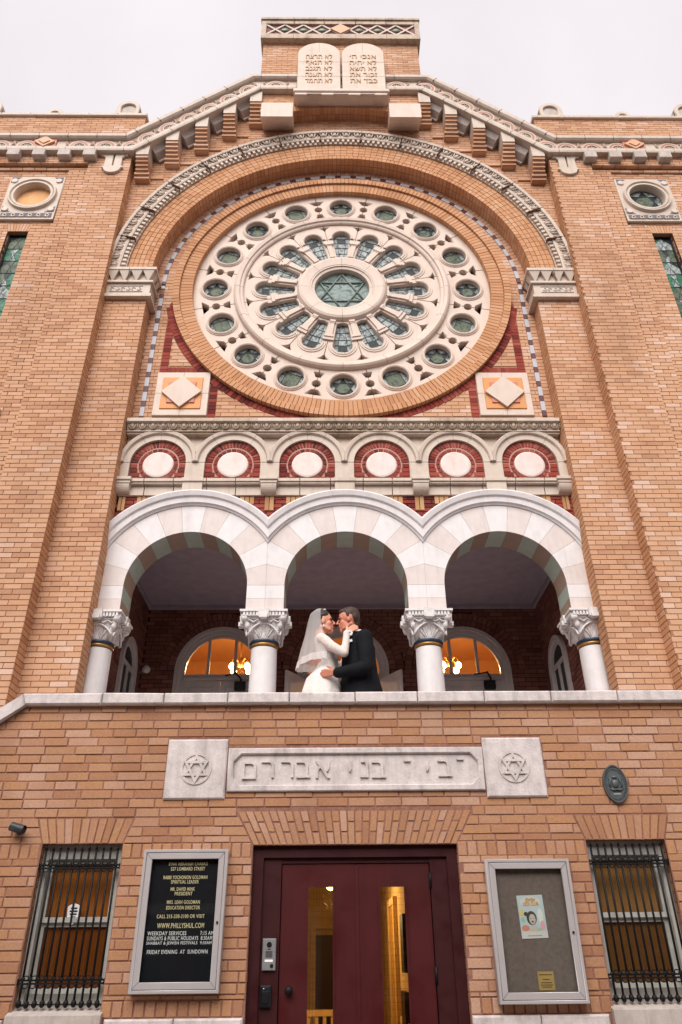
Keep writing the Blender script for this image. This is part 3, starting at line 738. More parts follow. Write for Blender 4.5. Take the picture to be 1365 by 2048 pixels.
# impost capitals under the arch
for s in (-1, 1):
    X0, X1 = s*(PX+.03), s*(RI-.10)      # outer, inner
    def bx(mb, e, y, z0, z1, m=0):
        """band round the pier: front run and return along the inner side, e = extra projection"""
        a, b_ = sorted((X0, s*(RI-e))); mb.box(a, b_, P1-e, P1+.01, z0, z1, m=m)
        a, b_ = sorted((s*RI, s*(RI-e))); mb.box(a, b_, P1+.01, P2+.0, z0, z1, m=m)
    m = MB(); bx(m, .115, 0, 11.12, CZ+.02); bx(m, .085, 0, 10.86, 10.90); bx(m, .045, 0, 10.62, 10.86); bx(m, .085, 0, 10.54, 10.60); bx(m, .065, 0, 10.60, 10.621)
    bx(m, .03, 0, 10.90, 11.12)
    IMP = m.build('impost', STONE, SYN)
    # tooth row: inverted pyramids between deep triangles
    t = MB()
    def tooth(o, ux, uy, w_, z0, z1):
        # o base point on the face, u along the face; apex leans outward at the top
        nx, ny = (0, -1) if ux else (-s, 0)
        def pt(u, d, z): return (o[0]+ux*u+nx*d, o[1]+uy*u+ny*d, z)
        t.add([pt(0, .10, z1), pt(w_, .10, z1), pt(w_/2, .045, z0), pt(w_*.5, .0, z0), pt(0, 0, z1), pt(w_, 0, z1)], [(0, 1, 2), (0, 2, 3, 4), (1, 5, 3, 2), (0, 4, 5, 1)])
    n = 4; xa, xb = X0, s*(RI-.09); w_ = (xb-xa)/n
    for i in range(n):
        tooth((xa+w_*i, P1-.005), w_/abs(w_), 0, abs(w_)*.98, 10.905, 11.118)
    for i in range(2): tooth((s*(RI+.003), P1-.04+i*.145), 0, 1, .14, 10.905, 11.118)
    t.build('tooth_row', STONE, IMP)
    # scroll panel
    t = MB()
    for i in range(6):
        cx = s*(3.24+i*.085); 
        t.sector(cx, 10.74, .022, .036, .4 if i % 2 else -2.6, 4.6 if i % 2 else 1.6, P1-.056, P1-.04, 8)
    a, b_ = sorted((s*3.18, s*3.70)); t.box(a, b_, P1-.056, P1-.04, 10.80, 10.812); t.box(a, b_, P1-.056, P1-.04, 10.672, 10.684)
    t.build('scroll_relief', STONE_G, IMP)
    t = MB(); x = s*3.43; t.box(x-.002, x+.002, P1-.118, P1-.1, 10.86, CZ+.02); t.build('joint_lines', SEAM, IMP)

# ------------------------------------------------------------------ rose wall in the recess
RD = 2.47; RO = 2.785
rm_ = curve_mesh('rose_wall', [[(-3.3, 7.0), (3.3, 7.0), (3.3, CZ)]+ARC(3.3, 0, pi, 48)[1:]+[(-3.3, 7.0)][:0], circ(0, CZ, RD+.005, 96)], .22)
rm_.materials.append(M_UP); RW = link('rose_wall', rm_, SYN, loc=(0, P2+.008, 0))
ZB = 8.235
SQ = (2.015, 2.815, 8.42, 9.25)
SX0, SX1 = 2.937, 3.003
VR0, VR1 = 2.69, 2.80          # vertical red course
def rspans(z):
    out = []
    h = abs(z-CZ); rr = RO+.005
    xi = sqrt(max(0, rr*rr-h*h)) if h < rr else 0
    rred = 2.905; xr = sqrt(max(0, rred*rred-h*h)) if h < rred else 0
    L = [(SX1+.004, RI-.003), (VR1+.01 if z < 10.75 else xi+.004, SX0-.004)]
    if z < 10.6:
        lo = max(xr+.006, 0)
        if 9.37 < z: 
            if VR0-lo > .03: L.append((lo, VR0-.008))
        if z < SQ[2]-.005 : pass
        elif z < SQ[3]+.1:
            if 8.40 < z < 9.26:
                q1 = SQ[0]-.13
                if z > 8.40 and lo < q1-.03: L.append((lo, q1))
    for a, b_ in L:
        if b_-a > .015: out += [(-b_, -a), (a, b_)]
    return sorted(out)
b = MB(); lay(b, fmap(P2), ZB, CZ, rspans)
n1 = 118
ring_bricks(b, 0, CZ, RO+.006, SX0-.004, 0, pi, n1, P2-.001, P2+.03); ring_bricks(b, 0, CZ, SX1+.004, RI-.001, 0, pi, n1, P2-.001, P2+.03)
at(b.build('brick_field', B_UP, RW, 'stuff'), RW)
# red brick outlines
b = MB()
ring_bricks(b, 0, CZ, RO+.006, 2.90, pi*1.055, pi*1.945, 108, P2-.004, P2+.03)
def redrow(x0, x1, z0, z1, vert):
    for s in (-1, 1):
        if vert:
            n = round((z1-z0)/.07)
            for i in range(n):
                a, c = sorted((s*x0, s*x1)); b.box(a, c, P2-.003, P2+.03, z0+(z1-z0)*i/n+.008, z0+(z1-z0)*(i+1)/n)
        else:
            n = max(1, round((x1-x0)/.07))
            for i in range(n):
                a, c = sorted((s*(x0+(x1-x0)*i/n+.008), s*(x0+(x1-x0)*(i+1)/n))); b.box(a, c, P2-.003, P2+.03, z0, z1)
redrow(VR0, VR1, 9.26, 10.75, True)
hx = sqrt(2.9**2-(CZ-9.3)**2)
redrow(hx+.0, VR0-.005, 9.262, 9.368, False)
redrow(SQ[0]-.12, SQ[0]-.012, 8.40, 9.10, True)
redrow(.62, SQ[0]-.01, 8.28, 8.392, False)
at(b.build('red_brick_border', B_RED, RW, 'stuff'), RW)
# grey and maroon tile strip
strip = MB(); y0, y1 = P2-.008, P2+.02
path = [];  L1 = CZ-8.42
tot = 2*L1+pi*2.97; n = 52; pos = 0
mid = (SX0+SX1)/2
def spt(u):
    if u < L1: return (-1, 8.42+u, None)
    if u > tot-L1: return (1, 8.42+(tot-u), None)
    return (0, 0, pi-(u-L1)/mid)
u = 0
for i in range(n):
    for frac, mat in ((.64, 0), (.36, 1)):
        du = tot/n*frac; a, c = u+.004, u+du-.004; u += du
        pa, pc = spt(a), spt(c); strip = MB()
        if pa[0] == pc[0] and pa[2] is None:
            z0, z1 = sorted((pa[1], pc[1])); x0, x1 = sorted((pa[0]*SX0, pa[0]*SX1)); strip.box(x0, x1, y0, y1, z0, z1)
        elif pa[2] is not None and pc[2] is not None: strip.sector(0, CZ, SX0, SX1, pc[2], pa[2], y0, y1, 2)
        else:
            s = -1 if (pa[0] == -1) else 1; x0, x1 = sorted((s*SX0, s*SX1)); strip.box(x0, x1, y0, y1, CZ-.05, CZ+.05)
        at(strip.build('strip_tile', MAROONT if mat else GREYBL, RW), RW)

# ornamental square tiles
for s in (-1, 1):
    a, c = sorted((s*SQ[0], s*SQ[1])); z0, z1 = SQ[2], SQ[3]; cx, cz = (a+c)/2, (z0+z1)/2
    m = MB(); m.cham(a, c, P2-.03, P2+.03, z0, z1, .006); T = m.build('diamond_tile', STONE_P, SYN)
    m = MB(); m.cham(cx-.30, cx+.30, P2-.045, P2-.02, cz-.30, cz+.30, .005); m.build('orange_square', ORANGE, T)
    m = MB(); m.cham(cx-.205, cx+.205, P2-.062, P2-.04, cz-.2, cz+.2, .005); m.build('salmon_square', PINKT, T)
    m = MB(); q = .295; m.prism([(cx-q, cz), (cx, cz-q), (cx+q, cz), (cx, cz+q)], P2-.085, P2-.055)
    m.build('white_diamond', STONE_P, T)
    j = MB(); j.box(cx-.002, cx+.002, P2-.0315, P2-.02, z0, z0+.11); j.box(cx-.002, cx+.002, P2-.0315, P2-.02, z1-.11, z1); j.box(a, a+.1, P2-.0315, P2-.02, cz-.002, cz+.002); j.box(c-.1, c, P2-.0315, P2-.02, cz-.002, cz+.002); j.build('joint_lines', SEAM, T)

# ------------------------------------------------------------------ rose window
b = MB()
ring_bricks(b, 0, CZ, 2.675, RO, 0, 2*pi, 236, P2-.085, P2+.05, gap=.010)
ring_bricks(b, 0, CZ, RD-.005, 2.668, 0, 2*pi, 236, P2-.05, P2+.07, gap=.010)
b.build('rose_ring_bricks', B_SIDE, SYN, 'stuff')
m = MB(); m.sector(0, CZ, RD, RO-.012, 0, 2*pi-1e-5, P2-.038, P2+.1, 120); m.build('rose_ring_mortar', M_UP, SYN)
YD = P2+.045                     # face of the stone tracery
m = MB(); m.sector(0, CZ, .0001, RD+.06, 0, 2*pi-1e-5, YD+.30, YD+.32, 64); ROSE = m.build('rose_window', BLACKP, SYN)
A = pi/16
def pol(r, a): return (r*cos(a), r*sin(a))
def notch_side(sg):
    """boundary of an outer segment at angle +A (sg=1), going outward from the inner radius, half holes cut in"""
    R0, R1 = 1.79, RD
    pts = [(R0, 0)]
    pts += [(1.872, 0), (1.876, .078), (1.975, .035), (1.978, 0)]      # inner trapezoid half
    pts += [(2.105+.065*cos(t), .065*sin(t)) for t in [pi-i*pi/8 for i in range(9)]]
    pts += [(2.222, 0), (2.226, .045), (2.325, .135), (2.33, 0)]
    pts += [(R1, 0)]
    out = []
    for r, off in pts:
        off = off+.0045
        out.append((r*cos(A)+off*sin(A), sg*(r*sin(A)-off*cos(A))))
    return out
seg = notch_side(-1)+[pol(RD, -A+2*A*i/8) for i in range(1, 8)]+list(reversed(notch_side(1)))+[pol(1.79, A-2*A*i/8) for i in range(1, 8)]
sm = curve_mesh('tracery_segment', [seg, circ(2.105, 0, .205, 28)], .16, .005); sm.materials.append(STONE_P)
rim = MB(); rim.lathe(2.105, 0, [(.200, .10), (.206, -.022), (.225, -.034), (.244, -.026), (.25, -.014), (.262, -.014), (.268, .004)], 0, 2*pi, 28); rimm = rim.mesh('rim', STONE_P)
tri = []
YP = YD+.065
# panes: star and square patterns in leaded glass
def star_pane(r):
    t = MB(); t.sector(0, 0, .0001, r, 0, 2*pi-1e-5, .004, .010, 32, m=0)
    R = r*.93
    for i in range(6):
        a = pi/2+i*pi/3; q = R/sqrt(3)
        t.prism([pol(R, a), pol(q, a+pi/6), pol(q, a-pi/6)][::-1], .0, .004, m=1)
    t.prism([pol(R/sqrt(3)*.97, pi/6+i*pi/3+pi/3*0) for i in range(6)], .0005, .004, m=2)
    for i in range(6):
        a = pi/2+i*pi/3; t.tube([(R*cos(a), -.002, R*sin(a)), (R*cos(a+2*pi/3), -.002, R*sin(a+2*pi/3))], .006, 4, m=3)
    t.lathe(0, 0, [(r*.93, -.001), (r*.97, -.004), (r, -.001)], 0, 2*pi, 28, m=3)
    return t.mesh('pane', [SG_PALE, SG_DARK, SG_GREEN, LEAD])
def square_pane(r):
    t = MB(); t.sector(0, 0, .0001, r, 0, 2*pi-1e-5, .004, .010, 32, m=0)
    q = r*.6; t.prism([(-q, -q), (q, -q), (q, q), (-q, q)], 0, .004, m=1)
    for s in (-1, 1):
        t.tube([(-q*1.3, -.002, s*q), (q*1.3, -.002, s*q)], .006, 4, m=2); t.tube([(s*q, -.002, -q*1.3), (s*q, -.002, q*1.3)], .006, 4, m=2)
    t.lathe(0, 0, [(r*.93, -.001), (r*.97, -.004), (r, -.001)], 0, 2*pi, 28, m=2)
    return t.mesh('pane', [SG_PALE, SG_GREEN, LEAD])
SG_CEN = stained('glass_centre', [S(66,78,76), S(98,112,110), S(128,142,138), S(84,98,94)], 7, k=1.25); SG_LINE = stained('glass_star_line', [S(96,112,106), S(126,142,136), S(150,164,158)], 12)
PSTAR, PSQ = star_pane(.207), square_pane(.207)
# petal segments
def petal(r_out=.158, r_in=.088, Ro=1.285, Rin=.80):
    pts = [(Ro+r_out*cos(a), r_out*sin(a)) for a in [-pi/2+pi*i/14 for i in range(15)]]
    pts += [(Rin, r_in), (Rin-.02, 0), (Rin, -r_in)]
    return pts
def pseg_side(sg):
    pts = [(.745, 0), (1.50, 0), (1.512, .0), (1.60, .085), (1.605, .0), (1.64, 0)]
    pts = [(.745, 0), (1.495, 0), (1.55, .034), (1.595, .10), (1.60, 0), (1.64, 0)]
    return [(r*cos(A)+(o+.004)*sin(A), sg*(r*sin(A)-(o+.004)*cos(A))) for r, o in pts]
pseg = pseg_side(-1)+[pol(1.64, -A+2*A*i/6) for i in range(1, 6)]+list(reversed(pseg_side(1)))+[pol(.745, A-2*A*i/4) for i in range(1, 4)]
pmesh = curve_mesh('petal_segment', [pseg, petal()], .16, .005); pmesh.materials.append(STONE_P)
sc_ = MB(); sc_.lathe(1.285, 0, [(.154, .06), (.160, -.015), (.176, -.026), (.198, -.022), (.204, -.012), (.228, -.014), (.234, .004)], -pi*.56, pi*.56, 20); scm = sc_.mesh('scallop', STONE_P)
def colonnette():
    t = MB()
    t.box(.765, .80, -.045, .03, -.056, .056); t.box(.80, .825, -.036, .03, -.046, .046)
    t.box(.825, 1.075, -.028, .03, -.040, .040)
    t.box(1.075, 1.095, -.034, .03, -.050, .050); t.box(1.095, 1.135, -.046, .03, -.062, .062)
    t.box(1.135, 1.19, -.03, .03, -.072, .072)
    for i in range(len(t.v)):
        x, y, z = t.v[i]; t.v[i] = (x, y, z*(.80+.45*(x-.77)/.4))
    return t.mesh('colonnette', STONE_P)
cm = colonnette()
pg = MB(); pg.prism(petal(.168, .10, 1.285, .78), .004, .01, m=0)
pg.prism([(1.22, -.075), (1.34, -.075), (1.34, .075), (1.22, .075)], 0, .004, m=1)
for s in (-1, 1): pg.tube([(.80, 0, s*.03), (1.22, -.001, s*.075)], .005, 4, m=2)
for x in (.95, 1.1, 1.22, 1.34): pg.tube([(x, -.001, -.12), (x, -.001, .12)], .004, 4, m=2)
pgm = pg.mesh('pane', [SG_PALE, SG_DARK, LEAD])
def rosepart(name, me, y, a, r=None):
    o = link(name, me, ROSE, loc=(0, y, CZ), rot=(0, -a, 0)); return o
for i in range(16):
    a = i*2*A+pi/2
    rosepart('tracery_segment', sm, YD, a); rosepart('rim', rimm, YD, a)
    link('pane', PSTAR if i % 2 == 0 else PSQ, ROSE, loc=(2.105*cos(a), YP, CZ+2.105*sin(a)), rot=(0, 0 if i % 2 == 0 else -(a-pi/2), 0))
    rosepart('petal_segment', pmesh, YD, a); rosepart('scallop', scm, YD, a); rosepart('colonnette', cm, YD, a+A); rosepart('pane', pgm, YP, a)
# mouldings
for k in range(16):
    a0 = k*2*A+pi/2; m = MB()
    m.lathe(0, 0, [(1.635, .03), (1.637, -.03), (1.655, -.045), (1.69, -.05), (1.70, -.075), (1.755, -.085), (1.785, -.065), (1.80, -.03), (1.802, .03)], .0015, 2*A-.0015, 10)
    if k == 0: mm = m.mesh('ring_stone', STONE_P)
    if k == 0: base_a = a0
for k in range(16): link('ring_stone', mm, ROSE, loc=(0, YD, CZ), rot=(0, -(k*2*A+pi/2), 0))
m = MB(); m.lathe(0, 0, [(.455, .16), (.457, -.03), (.575, -.05), (.51, -.055), (.525, -.04), (.54, -.06), (.68, -.075), (.72, -.06), (.75, -.02), (.752, .04)], .003, pi/4-.003, 12); mm = m.mesh('medallion_stone', STONE_P)
for k in range(8): link('medallion_stone', mm, ROSE, loc=(0, YD, CZ), rot=(0, -k*pi/4, 0))
m = MB(); m.sector(0, 0, .0001, .458, 0, 2*pi-1e-5, .004, .01, 48, m=0)
for q in range(2):
    for i in range(3):
        a = pi/2+q*pi+i*2*pi/3; R = .43
        m.tube([(R*cos(a), -.006, R*sin(a)), (R*cos(a+2*pi/3), -.006, R*sin(a+2*pi/3))], .018, 4, m=1)
m.prism([pol(.235, pi/6+i*pi/3) for i in range(6)], .0, .004, m=2)
for i in range(6):
    a = pi/6+i*pi/3; m.tube([(.25*cos(a), -.003, .25*sin(a)), (.455*cos(a), -.003, .455*sin(a))], .006, 4, m=1)
link('centre_pane', m.mesh('centre_pane', [SG_CEN, SG_LINE, SG_CEN]), ROSE, loc=(0, YP, CZ))

# ------------------------------------------------------------------ frieze of six blind arches
YF = P2-.03
BAY = 1.042; FZ = 7.545; FR = .388; FRO = .545
XE = 3.10
FB = MB(); FB.box(-XE, XE, YF+.02, YF+.14, 7.255, 8.06)
FRZ = FB.build('frieze', STONE, SYN)
def clipx(poly, lo, hi):
    for sgn, lim in ((1, lo), (-1, -hi)):
        out = []
        for i in range(len(poly)):
            p, q = poly[i], poly[(i+1) % len(poly)]
            dp, dq = sgn*p[0]-lim, sgn*q[0]-lim
            if dp >= 0: out.append(p)
            if dp*dq < 0: t = dp/(dp-dq); out.append((p[0]+(q[0]-p[0])*t, p[1]+(q[1]-p[1])*t))
        poly = out
    return poly
for k in range(6):
    cx = (k-2.5)*BAY
    # tympanum: red bricks round a pale disc
    ty = MB(); y0 = YF-.012
    ty.prism([(cx-FR, 7.255), (cx+FR, 7.255)]+[(cx+FR*cos(a), FZ+FR*sin(a)) for a in [pi*i/20 for i in range(21)]], y0+.010, YF+.04)
    TY = ty.build('tympanum', M_RED, SYN)
    rb = MB(); ring_bricks(rb, cx, 7.525, .225, .272, 0, 2*pi, 22, y0, y0+.03, gap=.012)
    # outer voussoir bricks, then coursed corners
    ring_bricks(rb, cx, FZ, .288, FR-.004, .04, pi-.04, 21, y0, y0+.03, gap=.013)
    for s in (-1, 1):
        for q in range(4):
            z0 = 7.262+q*.072; z1 = z0+.060; zc = (z0+z1)/2-7.525
            xin = sqrt(max(0, .286**2-zc*zc)) if abs(zc) < .286 else 0
            a, c = sorted((cx+s*(xin+.008), cx+s*(FR-.004)))
            if xin < .2: mid = (a+c)/2; rb.box(a, mid-.006, y0, y0+.03, z0, z1); rb.box(mid+.006, c, y0, y0+.03, z0, z1)
            else: rb.box(a, c, y0, y0+.03, z0, z1)
    rb.build('red_bricks', B_RED, TY, 'stuff')
    dk = MB(); dk.lathe(cx, 7.525, [(.0001, y0-.014), (.19, y0-.014), (.212, y0-.008), (.219, y0+.02)], 0, 2*pi, 36, smooth=False); dk.build('disc', plain('disc_marble', S(238,220,214,K), .5, .4, vary=.06, scale=9, stain=S(222,176,160,K), stain_amt=.5, stain_scale=4) if 'disc_marble' not in MATS else MATS['disc_marble'], TY)
    # white archivolt in five stones
    cuts = [0, .30, .70, 1.0] if k % 2 else [0, .33, .5, .68, 1.0]
    for u0_, u1_ in zip(cuts, cuts[1:]):
        n = 12; a0, a1 = pi*u0_+.004, pi*u1_-.004
        pr = [(FR, YF+.03), (FR, YF-.05), (FR+.085, YF-.05), (FR+.088, YF-.062), (FR+.10, YF-.085), (FRO-.012, YF-.095), (FRO, YF-.085), (FRO, YF+.03)]
        v = []; kk = len(pr)
        for i in range(n+1):
            a = a0+(a1-a0)*i/n
            for r_, y in pr:
                x = r_*cos(a); z = r_*sin(a)
                lim = BAY/2-.001
                if abs(x) > lim: x = lim if x > 0 else -lim
                v.append((cx+x, y, FZ+z))
        m = MB(); m.add(v, [(i*kk+j_, (i+1)*kk+j_, (i+1)*kk+j_+1, i*kk+j_+1) for i in range(n) for j_ in range(kk-1)]+[tuple(range(kk)), tuple(range(n*kk+kk-1, n*kk-1, -1))])
        m.build('arch_stone', STONE, FRZ)
    # jamb blocks between the arches
for k in range(7):
    cx = (k-3)*BAY; a = max(cx-(BAY/2-FR), -XE-.02); c = min(cx+(BAY/2-FR), XE+.02)
    m = MB(); m.cham(a, c, YF-.048, YF+.03, 7.258, FZ-.003, .004); m.build('frieze_jamb', STONE, FRZ)
# string course under the frieze
Ys = P2-.02
for i, (a, c) in enumerate([(-3.1, -2.75), (-2.74, -2.35), (-2.34, -1.9), (-1.89, -1.5), (-1.49, -1.1), (-1.09, -.62), (-.61, -.2), (-.19, .25), (.26, .65), (.66, 1.05), (1.06, 1.45), (1.46, 1.9), (1.91, 2.35), (2.36, 2.75), (2.76, 3.1)]):
    m = MB(); c -= .003
    m.box(a, c, Ys-.02, Ys+.1, 7.025, 7.175); m.box(a, c, Ys-.075, Ys+.1, 7.178, 7.205); m.box(a, c, Ys-.095, Ys+.1, 7.207, 7.252)
    m.build('string_stone', STONE_D if False else STONE, FRZ)
for x in (-3.04, -1.042, 1.042, 3.04):
    m = MB()
    m.cham(x-.125, x+.125, Ys-.145, Ys, 7.205, 7.257, .006); m.box(x-.115, x+.115, Ys-.125, Ys, 7.165, 7.203)
    pts = [(Ys-.115+.09*(1-cos(t)), 7.165-.13*sin(t)) for t in [i*pi/2/6 for i in range(7)]]+[(Ys, 7.035), (Ys, 7.165)]
    n_ = len(pts); m.add([(x-.105, y, z) for y, z in pts]+[(x+.105, y, z) for y, z in pts], [tuple(range(n_)), tuple(range(2*n_-1, n_-1, -1))]+[(i, (i+1) % n_, (i+1) % n_+n_, i+n_) for i in range(n_)])
    m.build('corbel', STONE, FRZ)
for x in (-2.084, 0, 2.084):
    m = MB(); m.cham(x-.15, x+.15, Ys-.105, Ys, 7.2, 7.262, .005); m.box(x-.135, x+.135, Ys-.085, Ys, 7.03, 7.2); m.build('pedestal', STONE, FRZ)
# egg and dart cornice over the frieze
CY = P2-.20
for i in range(10):
    a = -XE+.62*i; c = a+.617
    m = MB()
    prof = [(P2+.0, 8.02), (CY+.10, 8.02), (CY+.10, 8.045), (CY+.07, 8.05), (CY+.07, 8.062), (CY+.085, 8.075), (CY+.045, 8.165), (CY+.02, 8.17), (CY, 8.18), (CY, 8.235), (CY+.02, 8.25), (P2, 8.25)]
    n_ = len(prof); m.add([(a, y, z) for y, z in prof]+[(c, y, z) for y, z in prof], [tuple(range(n_)), tuple(range(2*n_-1, n_-1, -1))]+[(q, (q+1) % n_, (q+1) % n_+n_, q+n_) for q in range(n_)])
    m.build('cornice_stone', STONE_D if i % 3 else STONE, FRZ)
eg = MB(); eg.ball((0, CY+.055, 8.135), .034, .03, .045, 8, 5)
eg.tube([(-.05, CY+.048, 8.165), (-.045, CY+.045, 8.12), (-.02, CY+.055, 8.085), (.02, CY+.055, 8.085), (.045, CY+.045, 8.12), (.05, CY+.048, 8.165)], .009, 5)
eg.tube([(.074, CY+.06, 8.09), (.074, CY+.042, 8.165)], [.006, .012], 5); egm = eg.mesh('egg_ornament', STONE_D)
for i in range(42): link('egg_ornament', egm, FRZ, loc=(-XE+.075+i*.1476, 0, 0))

# ------------------------------------------------------------------ loggia arcade
YA, YB = P2-.01, P2+.43
AZ = 5.68; AR = .785; AE = 1.19; AH = 1.392; AB = 2.045; CAPZ = 5.315
for k in (-1, 0, 1):
    cx = k*AB
    lo = -1.0225 if k > -1 else -1.07; hi = 1.0225 if k < 1 else 1.07
    m = MB(); 
    # hood mould, cut on the vertical planes where it meets its neighbour
    pr = [(AE, YA+.03), (AE, YA-.018), (AE+.02, YA-.03), (AE+.03, YA-.055), (AE+.10, YA-.062), (AE+.12, YA-.09), (AH-.02, YA-.11), (AH, YA-.10), (AH, YA+.03)]
    n = 40; kk = len(pr); v = []
    for i in range(n+1):
        for r_, y in pr:
            aR = math.acos(min(1, hi/r_)); aL = pi-math.acos(min(1, -lo/r_)); a = aR+(aL-aR)*i/n
            v.append((cx+r_*cos(a), y, AZ+r_*sin(a)))
    m.add(v, [(i*kk+j_, (i+1)*kk+j_, (i+1)*kk+j_+1, i*kk+j_+1) for i in range(n) for j_ in range(kk-1)])
    ARCH = m.build('loggia_arch', WHITE, SYN)
    nv = 11
    def vous(poly, inner, white, soff):
        """poly with the first `inner` points lying on the intrados"""
        N = len(poly); w0 = MB()
        vsx = [(x, YA, z) for x, z in poly]+[(x, YB, z) for x, z in poly]
        w0.add(vsx, [tuple(range(N)), tuple(range(2*N-1, N-1, -1))], m=0)
        for i in range(N): w0.add([vsx[i], vsx[i+N], vsx[(i+1) % N+N], vsx[(i+1) % N]], [(0, 1, 2, 3)], m=1 if i < inner-1 else 0)
        w0.build('voussoir', [white, soff], ARCH)
    for i in range(nv):
        a0, a1 = pi*i/nv+.0015, pi*(i+1)/nv-.0015
        ins = [(AR*cos(a0+(a1-a0)*q/4), AR*sin(a0+(a1-a0)*q/4)) for q in range(5)]
        R_ = AE+.04
        outs = [(R_*cos(a1+(a0-a1)*q/4), R_*sin(a1+(a0-a1)*q/4)) for q in range(5)]
        p = clipx(ins+outs, lo+.001, hi-.001)
        p = [(cx+x, AZ+z) for x, z in p]
        w = (i % 2 == 1)
        vous(p, 5, WHITE if w else WHITE2, SOF_G if w else SOF_B)
    for s in (-1, 1):
        e = hi if s > 0 else lo
        for q in range(2):
            z1 = AZ-.002-q*.183; z0 = z1-.180
            p = [(cx+s*AR, z1), (cx+s*AR, z0), (cx+e-s*.001, z0), (cx+e-s*.001, z1)]
            vous(p, 2, WHITE if q == 0 else WHITE2, SOF_G if q == 0 else SOF_B)
    b = MB(); b.sector(cx, AZ, AR+.004, AE-.02, 0, pi, YA+.004, YB-.004, 40); b.build('arch_core', SEAM, ARCH)
# spandrel bricks between the hoods and the string course
b = MB(); y = P2-.001
def sp_spans(z):
    out = []; h = z-AZ
    if h >= AH-.003: return [(-RI, RI)]
    x = sqrt((AH-.02)**2-h*h)
    for c0, c1 in ((-RI, -AB-x), (-AB+x, -x), (x, AB-x), (AB+x, RI)):
        if c1-c0 > .01: out.append((c0, c1))
    return out
lay(b, fmap(y), 6.35, 7.022, sp_spans, ch=.064, joint=.012)
b.build('spandrel_bricks', B_RED, SYN, 'stuff')
b = MB()
for s in (-1, 1):
    for x, w_ in ((1.025, .13), (1.33, .20), (.70, .20), (2.73, .2), (3.03, .1)):
        cx = s*x; z0 = 6.80 if x in (1.025, 3.03) else 6.90
        n = max(2, round(w_/.075))
        for i in range(n): b.box(cx-w_/2+w_*i/n, cx-w_/2+w_*(i+1)/n-.010, y-.012, y+.03, z0, 7.018)
b.build('yellow_bricks', B_YEL, SYN, 'stuff')

# ------------------------------------------------------------------ columns
def capital_mesh():
    t = MB(); zb, zt = 4.965, CAPZ-.003
    h = zt-zb
    # bell: circle to square, scalloped leaf edges
    N, Kz = 64, 12; vs = []
    for i in range(Kz+1):
        f = i/Kz; z = zb+.005+(h*.70)*f
        rb = .165+.078*f**.85
        for j_ in range(N):
            a = 2*pi*j_/N
            sq = 1/max(abs(cos(a)), abs(sin(a)))
            q = .62*f**.8
            r = rb*((1-q)+q*min(sq, 1.32))
            lob = .012*cos(8*a)*(1-abs(2*f-.9))+.007*cos(24*a)*sin(pi*f)
            scoop = -.030*max(0, cos(4*a))*sin(pi*min(1, f*1.15))**2
            r += lob+scoop
            vs.append((r*cos(a), r*sin(a), z))
    t.add(vs, [(i*N+j_, i*N+(j_+1) % N, (i+1)*N+(j_+1) % N, (i+1)*N+j_) for i in range(Kz) for j_ in range(N)], smooth=True)
    za = zb+h*.70
    # corner volutes and hanging leaves
    for sx in (-1, 1):
        for sy in (-1, 1):
            t.ball((sx*.232, sy*.232, za+.005), .05, .05, .045, 10, 7); t.ball((sx*.20, sy*.20, za-.075), .036, .036, .05, 8, 6); t.ball((sx*.165, sy*.165, za-.15), .028, .028, .05, 8, 6)
            t.tube([(sx*.12, sy*.12, zb+.02), (sx*.165, sy*.165, zb+.1), (sx*.225, sy*.225, za-.01)], [.02, .024, .03], 8)
    # carved leaf veins on each face: an arching lip with ribs
    for q in range(4):
        R = Matrix.Rotation(q*pi/2, 3, 'Z')
        pts = [R @ Vector((-.19+.38*i/12, -.205-.02*sin(pi*i/12), zb+.035+.155*sin(pi*i/12)**.7)) for i in range(13)]
        t.tube(pts, .013, 6)
        for i in range(7):
            x = -.12+.04*i; zz = zb+.03+.14*cos(x*7)
            t.tube([R @ Vector((x*.45, -.165, zb+.02)), R @ Vector((x, -.195, zz))], [.005, .007], 5)
        pts = [R @ Vector((-.2+.4*i/16, -.232, za-.03+.018*sin(i*pi/2))) for i in range(17)]; t.tube(pts, .012, 5)
    t.box(-.245, .245, -.245, .245, za-.005, za+.02)
    # fluted abacus with central bosses
    t.box(-.262, .262, -.262, .262, za+.02, zt-.028); t.box(-.295, .295, -.295, .295, zt-.028, zt)
    for q in range(4):
        R = Matrix.Rotation(q*pi/2, 3, 'Z')
        for i in range(13):
            x = -.24+.04*i
            if abs(x) < .07: continue
            p = [R @ Vector(v_) for v_ in ((x-.013, -.285, za+.022), (x+.013, -.285, za+.022), (x+.013, -.285, zt-.029), (x-.013, -.285, zt-.029), (x-.013, -.26, za+.022), (x+.013, -.26, za+.022), (x+.013, -.26, zt-.029), (x-.013, -.26, zt-.029))]
            t.hexa(p[:4], p[4:])
        p = [R @ Vector(v_) for v_ in ((-.065, -.31, za+.0), (.065, -.31, za+.0), (.065, -.318, zt+.0), (-.065, -.318, zt+.0), (-.065, -.25, za), (.065, -.25, za), (.065, -.25, zt), (-.065, -.25, zt))]; t.hexa(p[:4], p[4:])
        p = [R @ Vector(v_) for v_ in ((-.045, -.335, za-.02), (.045, -.335, za-.02), (.045, -.335, za+.035), (-.045, -.335, za+.035), (-.045, -.25, za-.02), (.045, -.25, za-.02), (.045, -.25, za+.035), (-.045, -.25, za+.035))]; t.hexa(p[:4], p[4:])
    return t.mesh('capital', CAPW)
capm = capital_mesh()
def colmesh(prof, name, mat):
    t = MB(); t.turn(0, 0, prof, 32); return t.mesh(name, mat)
shaft = colmesh([(.23, FL), (.23, FL+.08), (.20, FL+.12), (.215, FL+.16), (.175, FL+.20), (.172, FL+.9), (.160, 4.88)], 'column', WHITE)
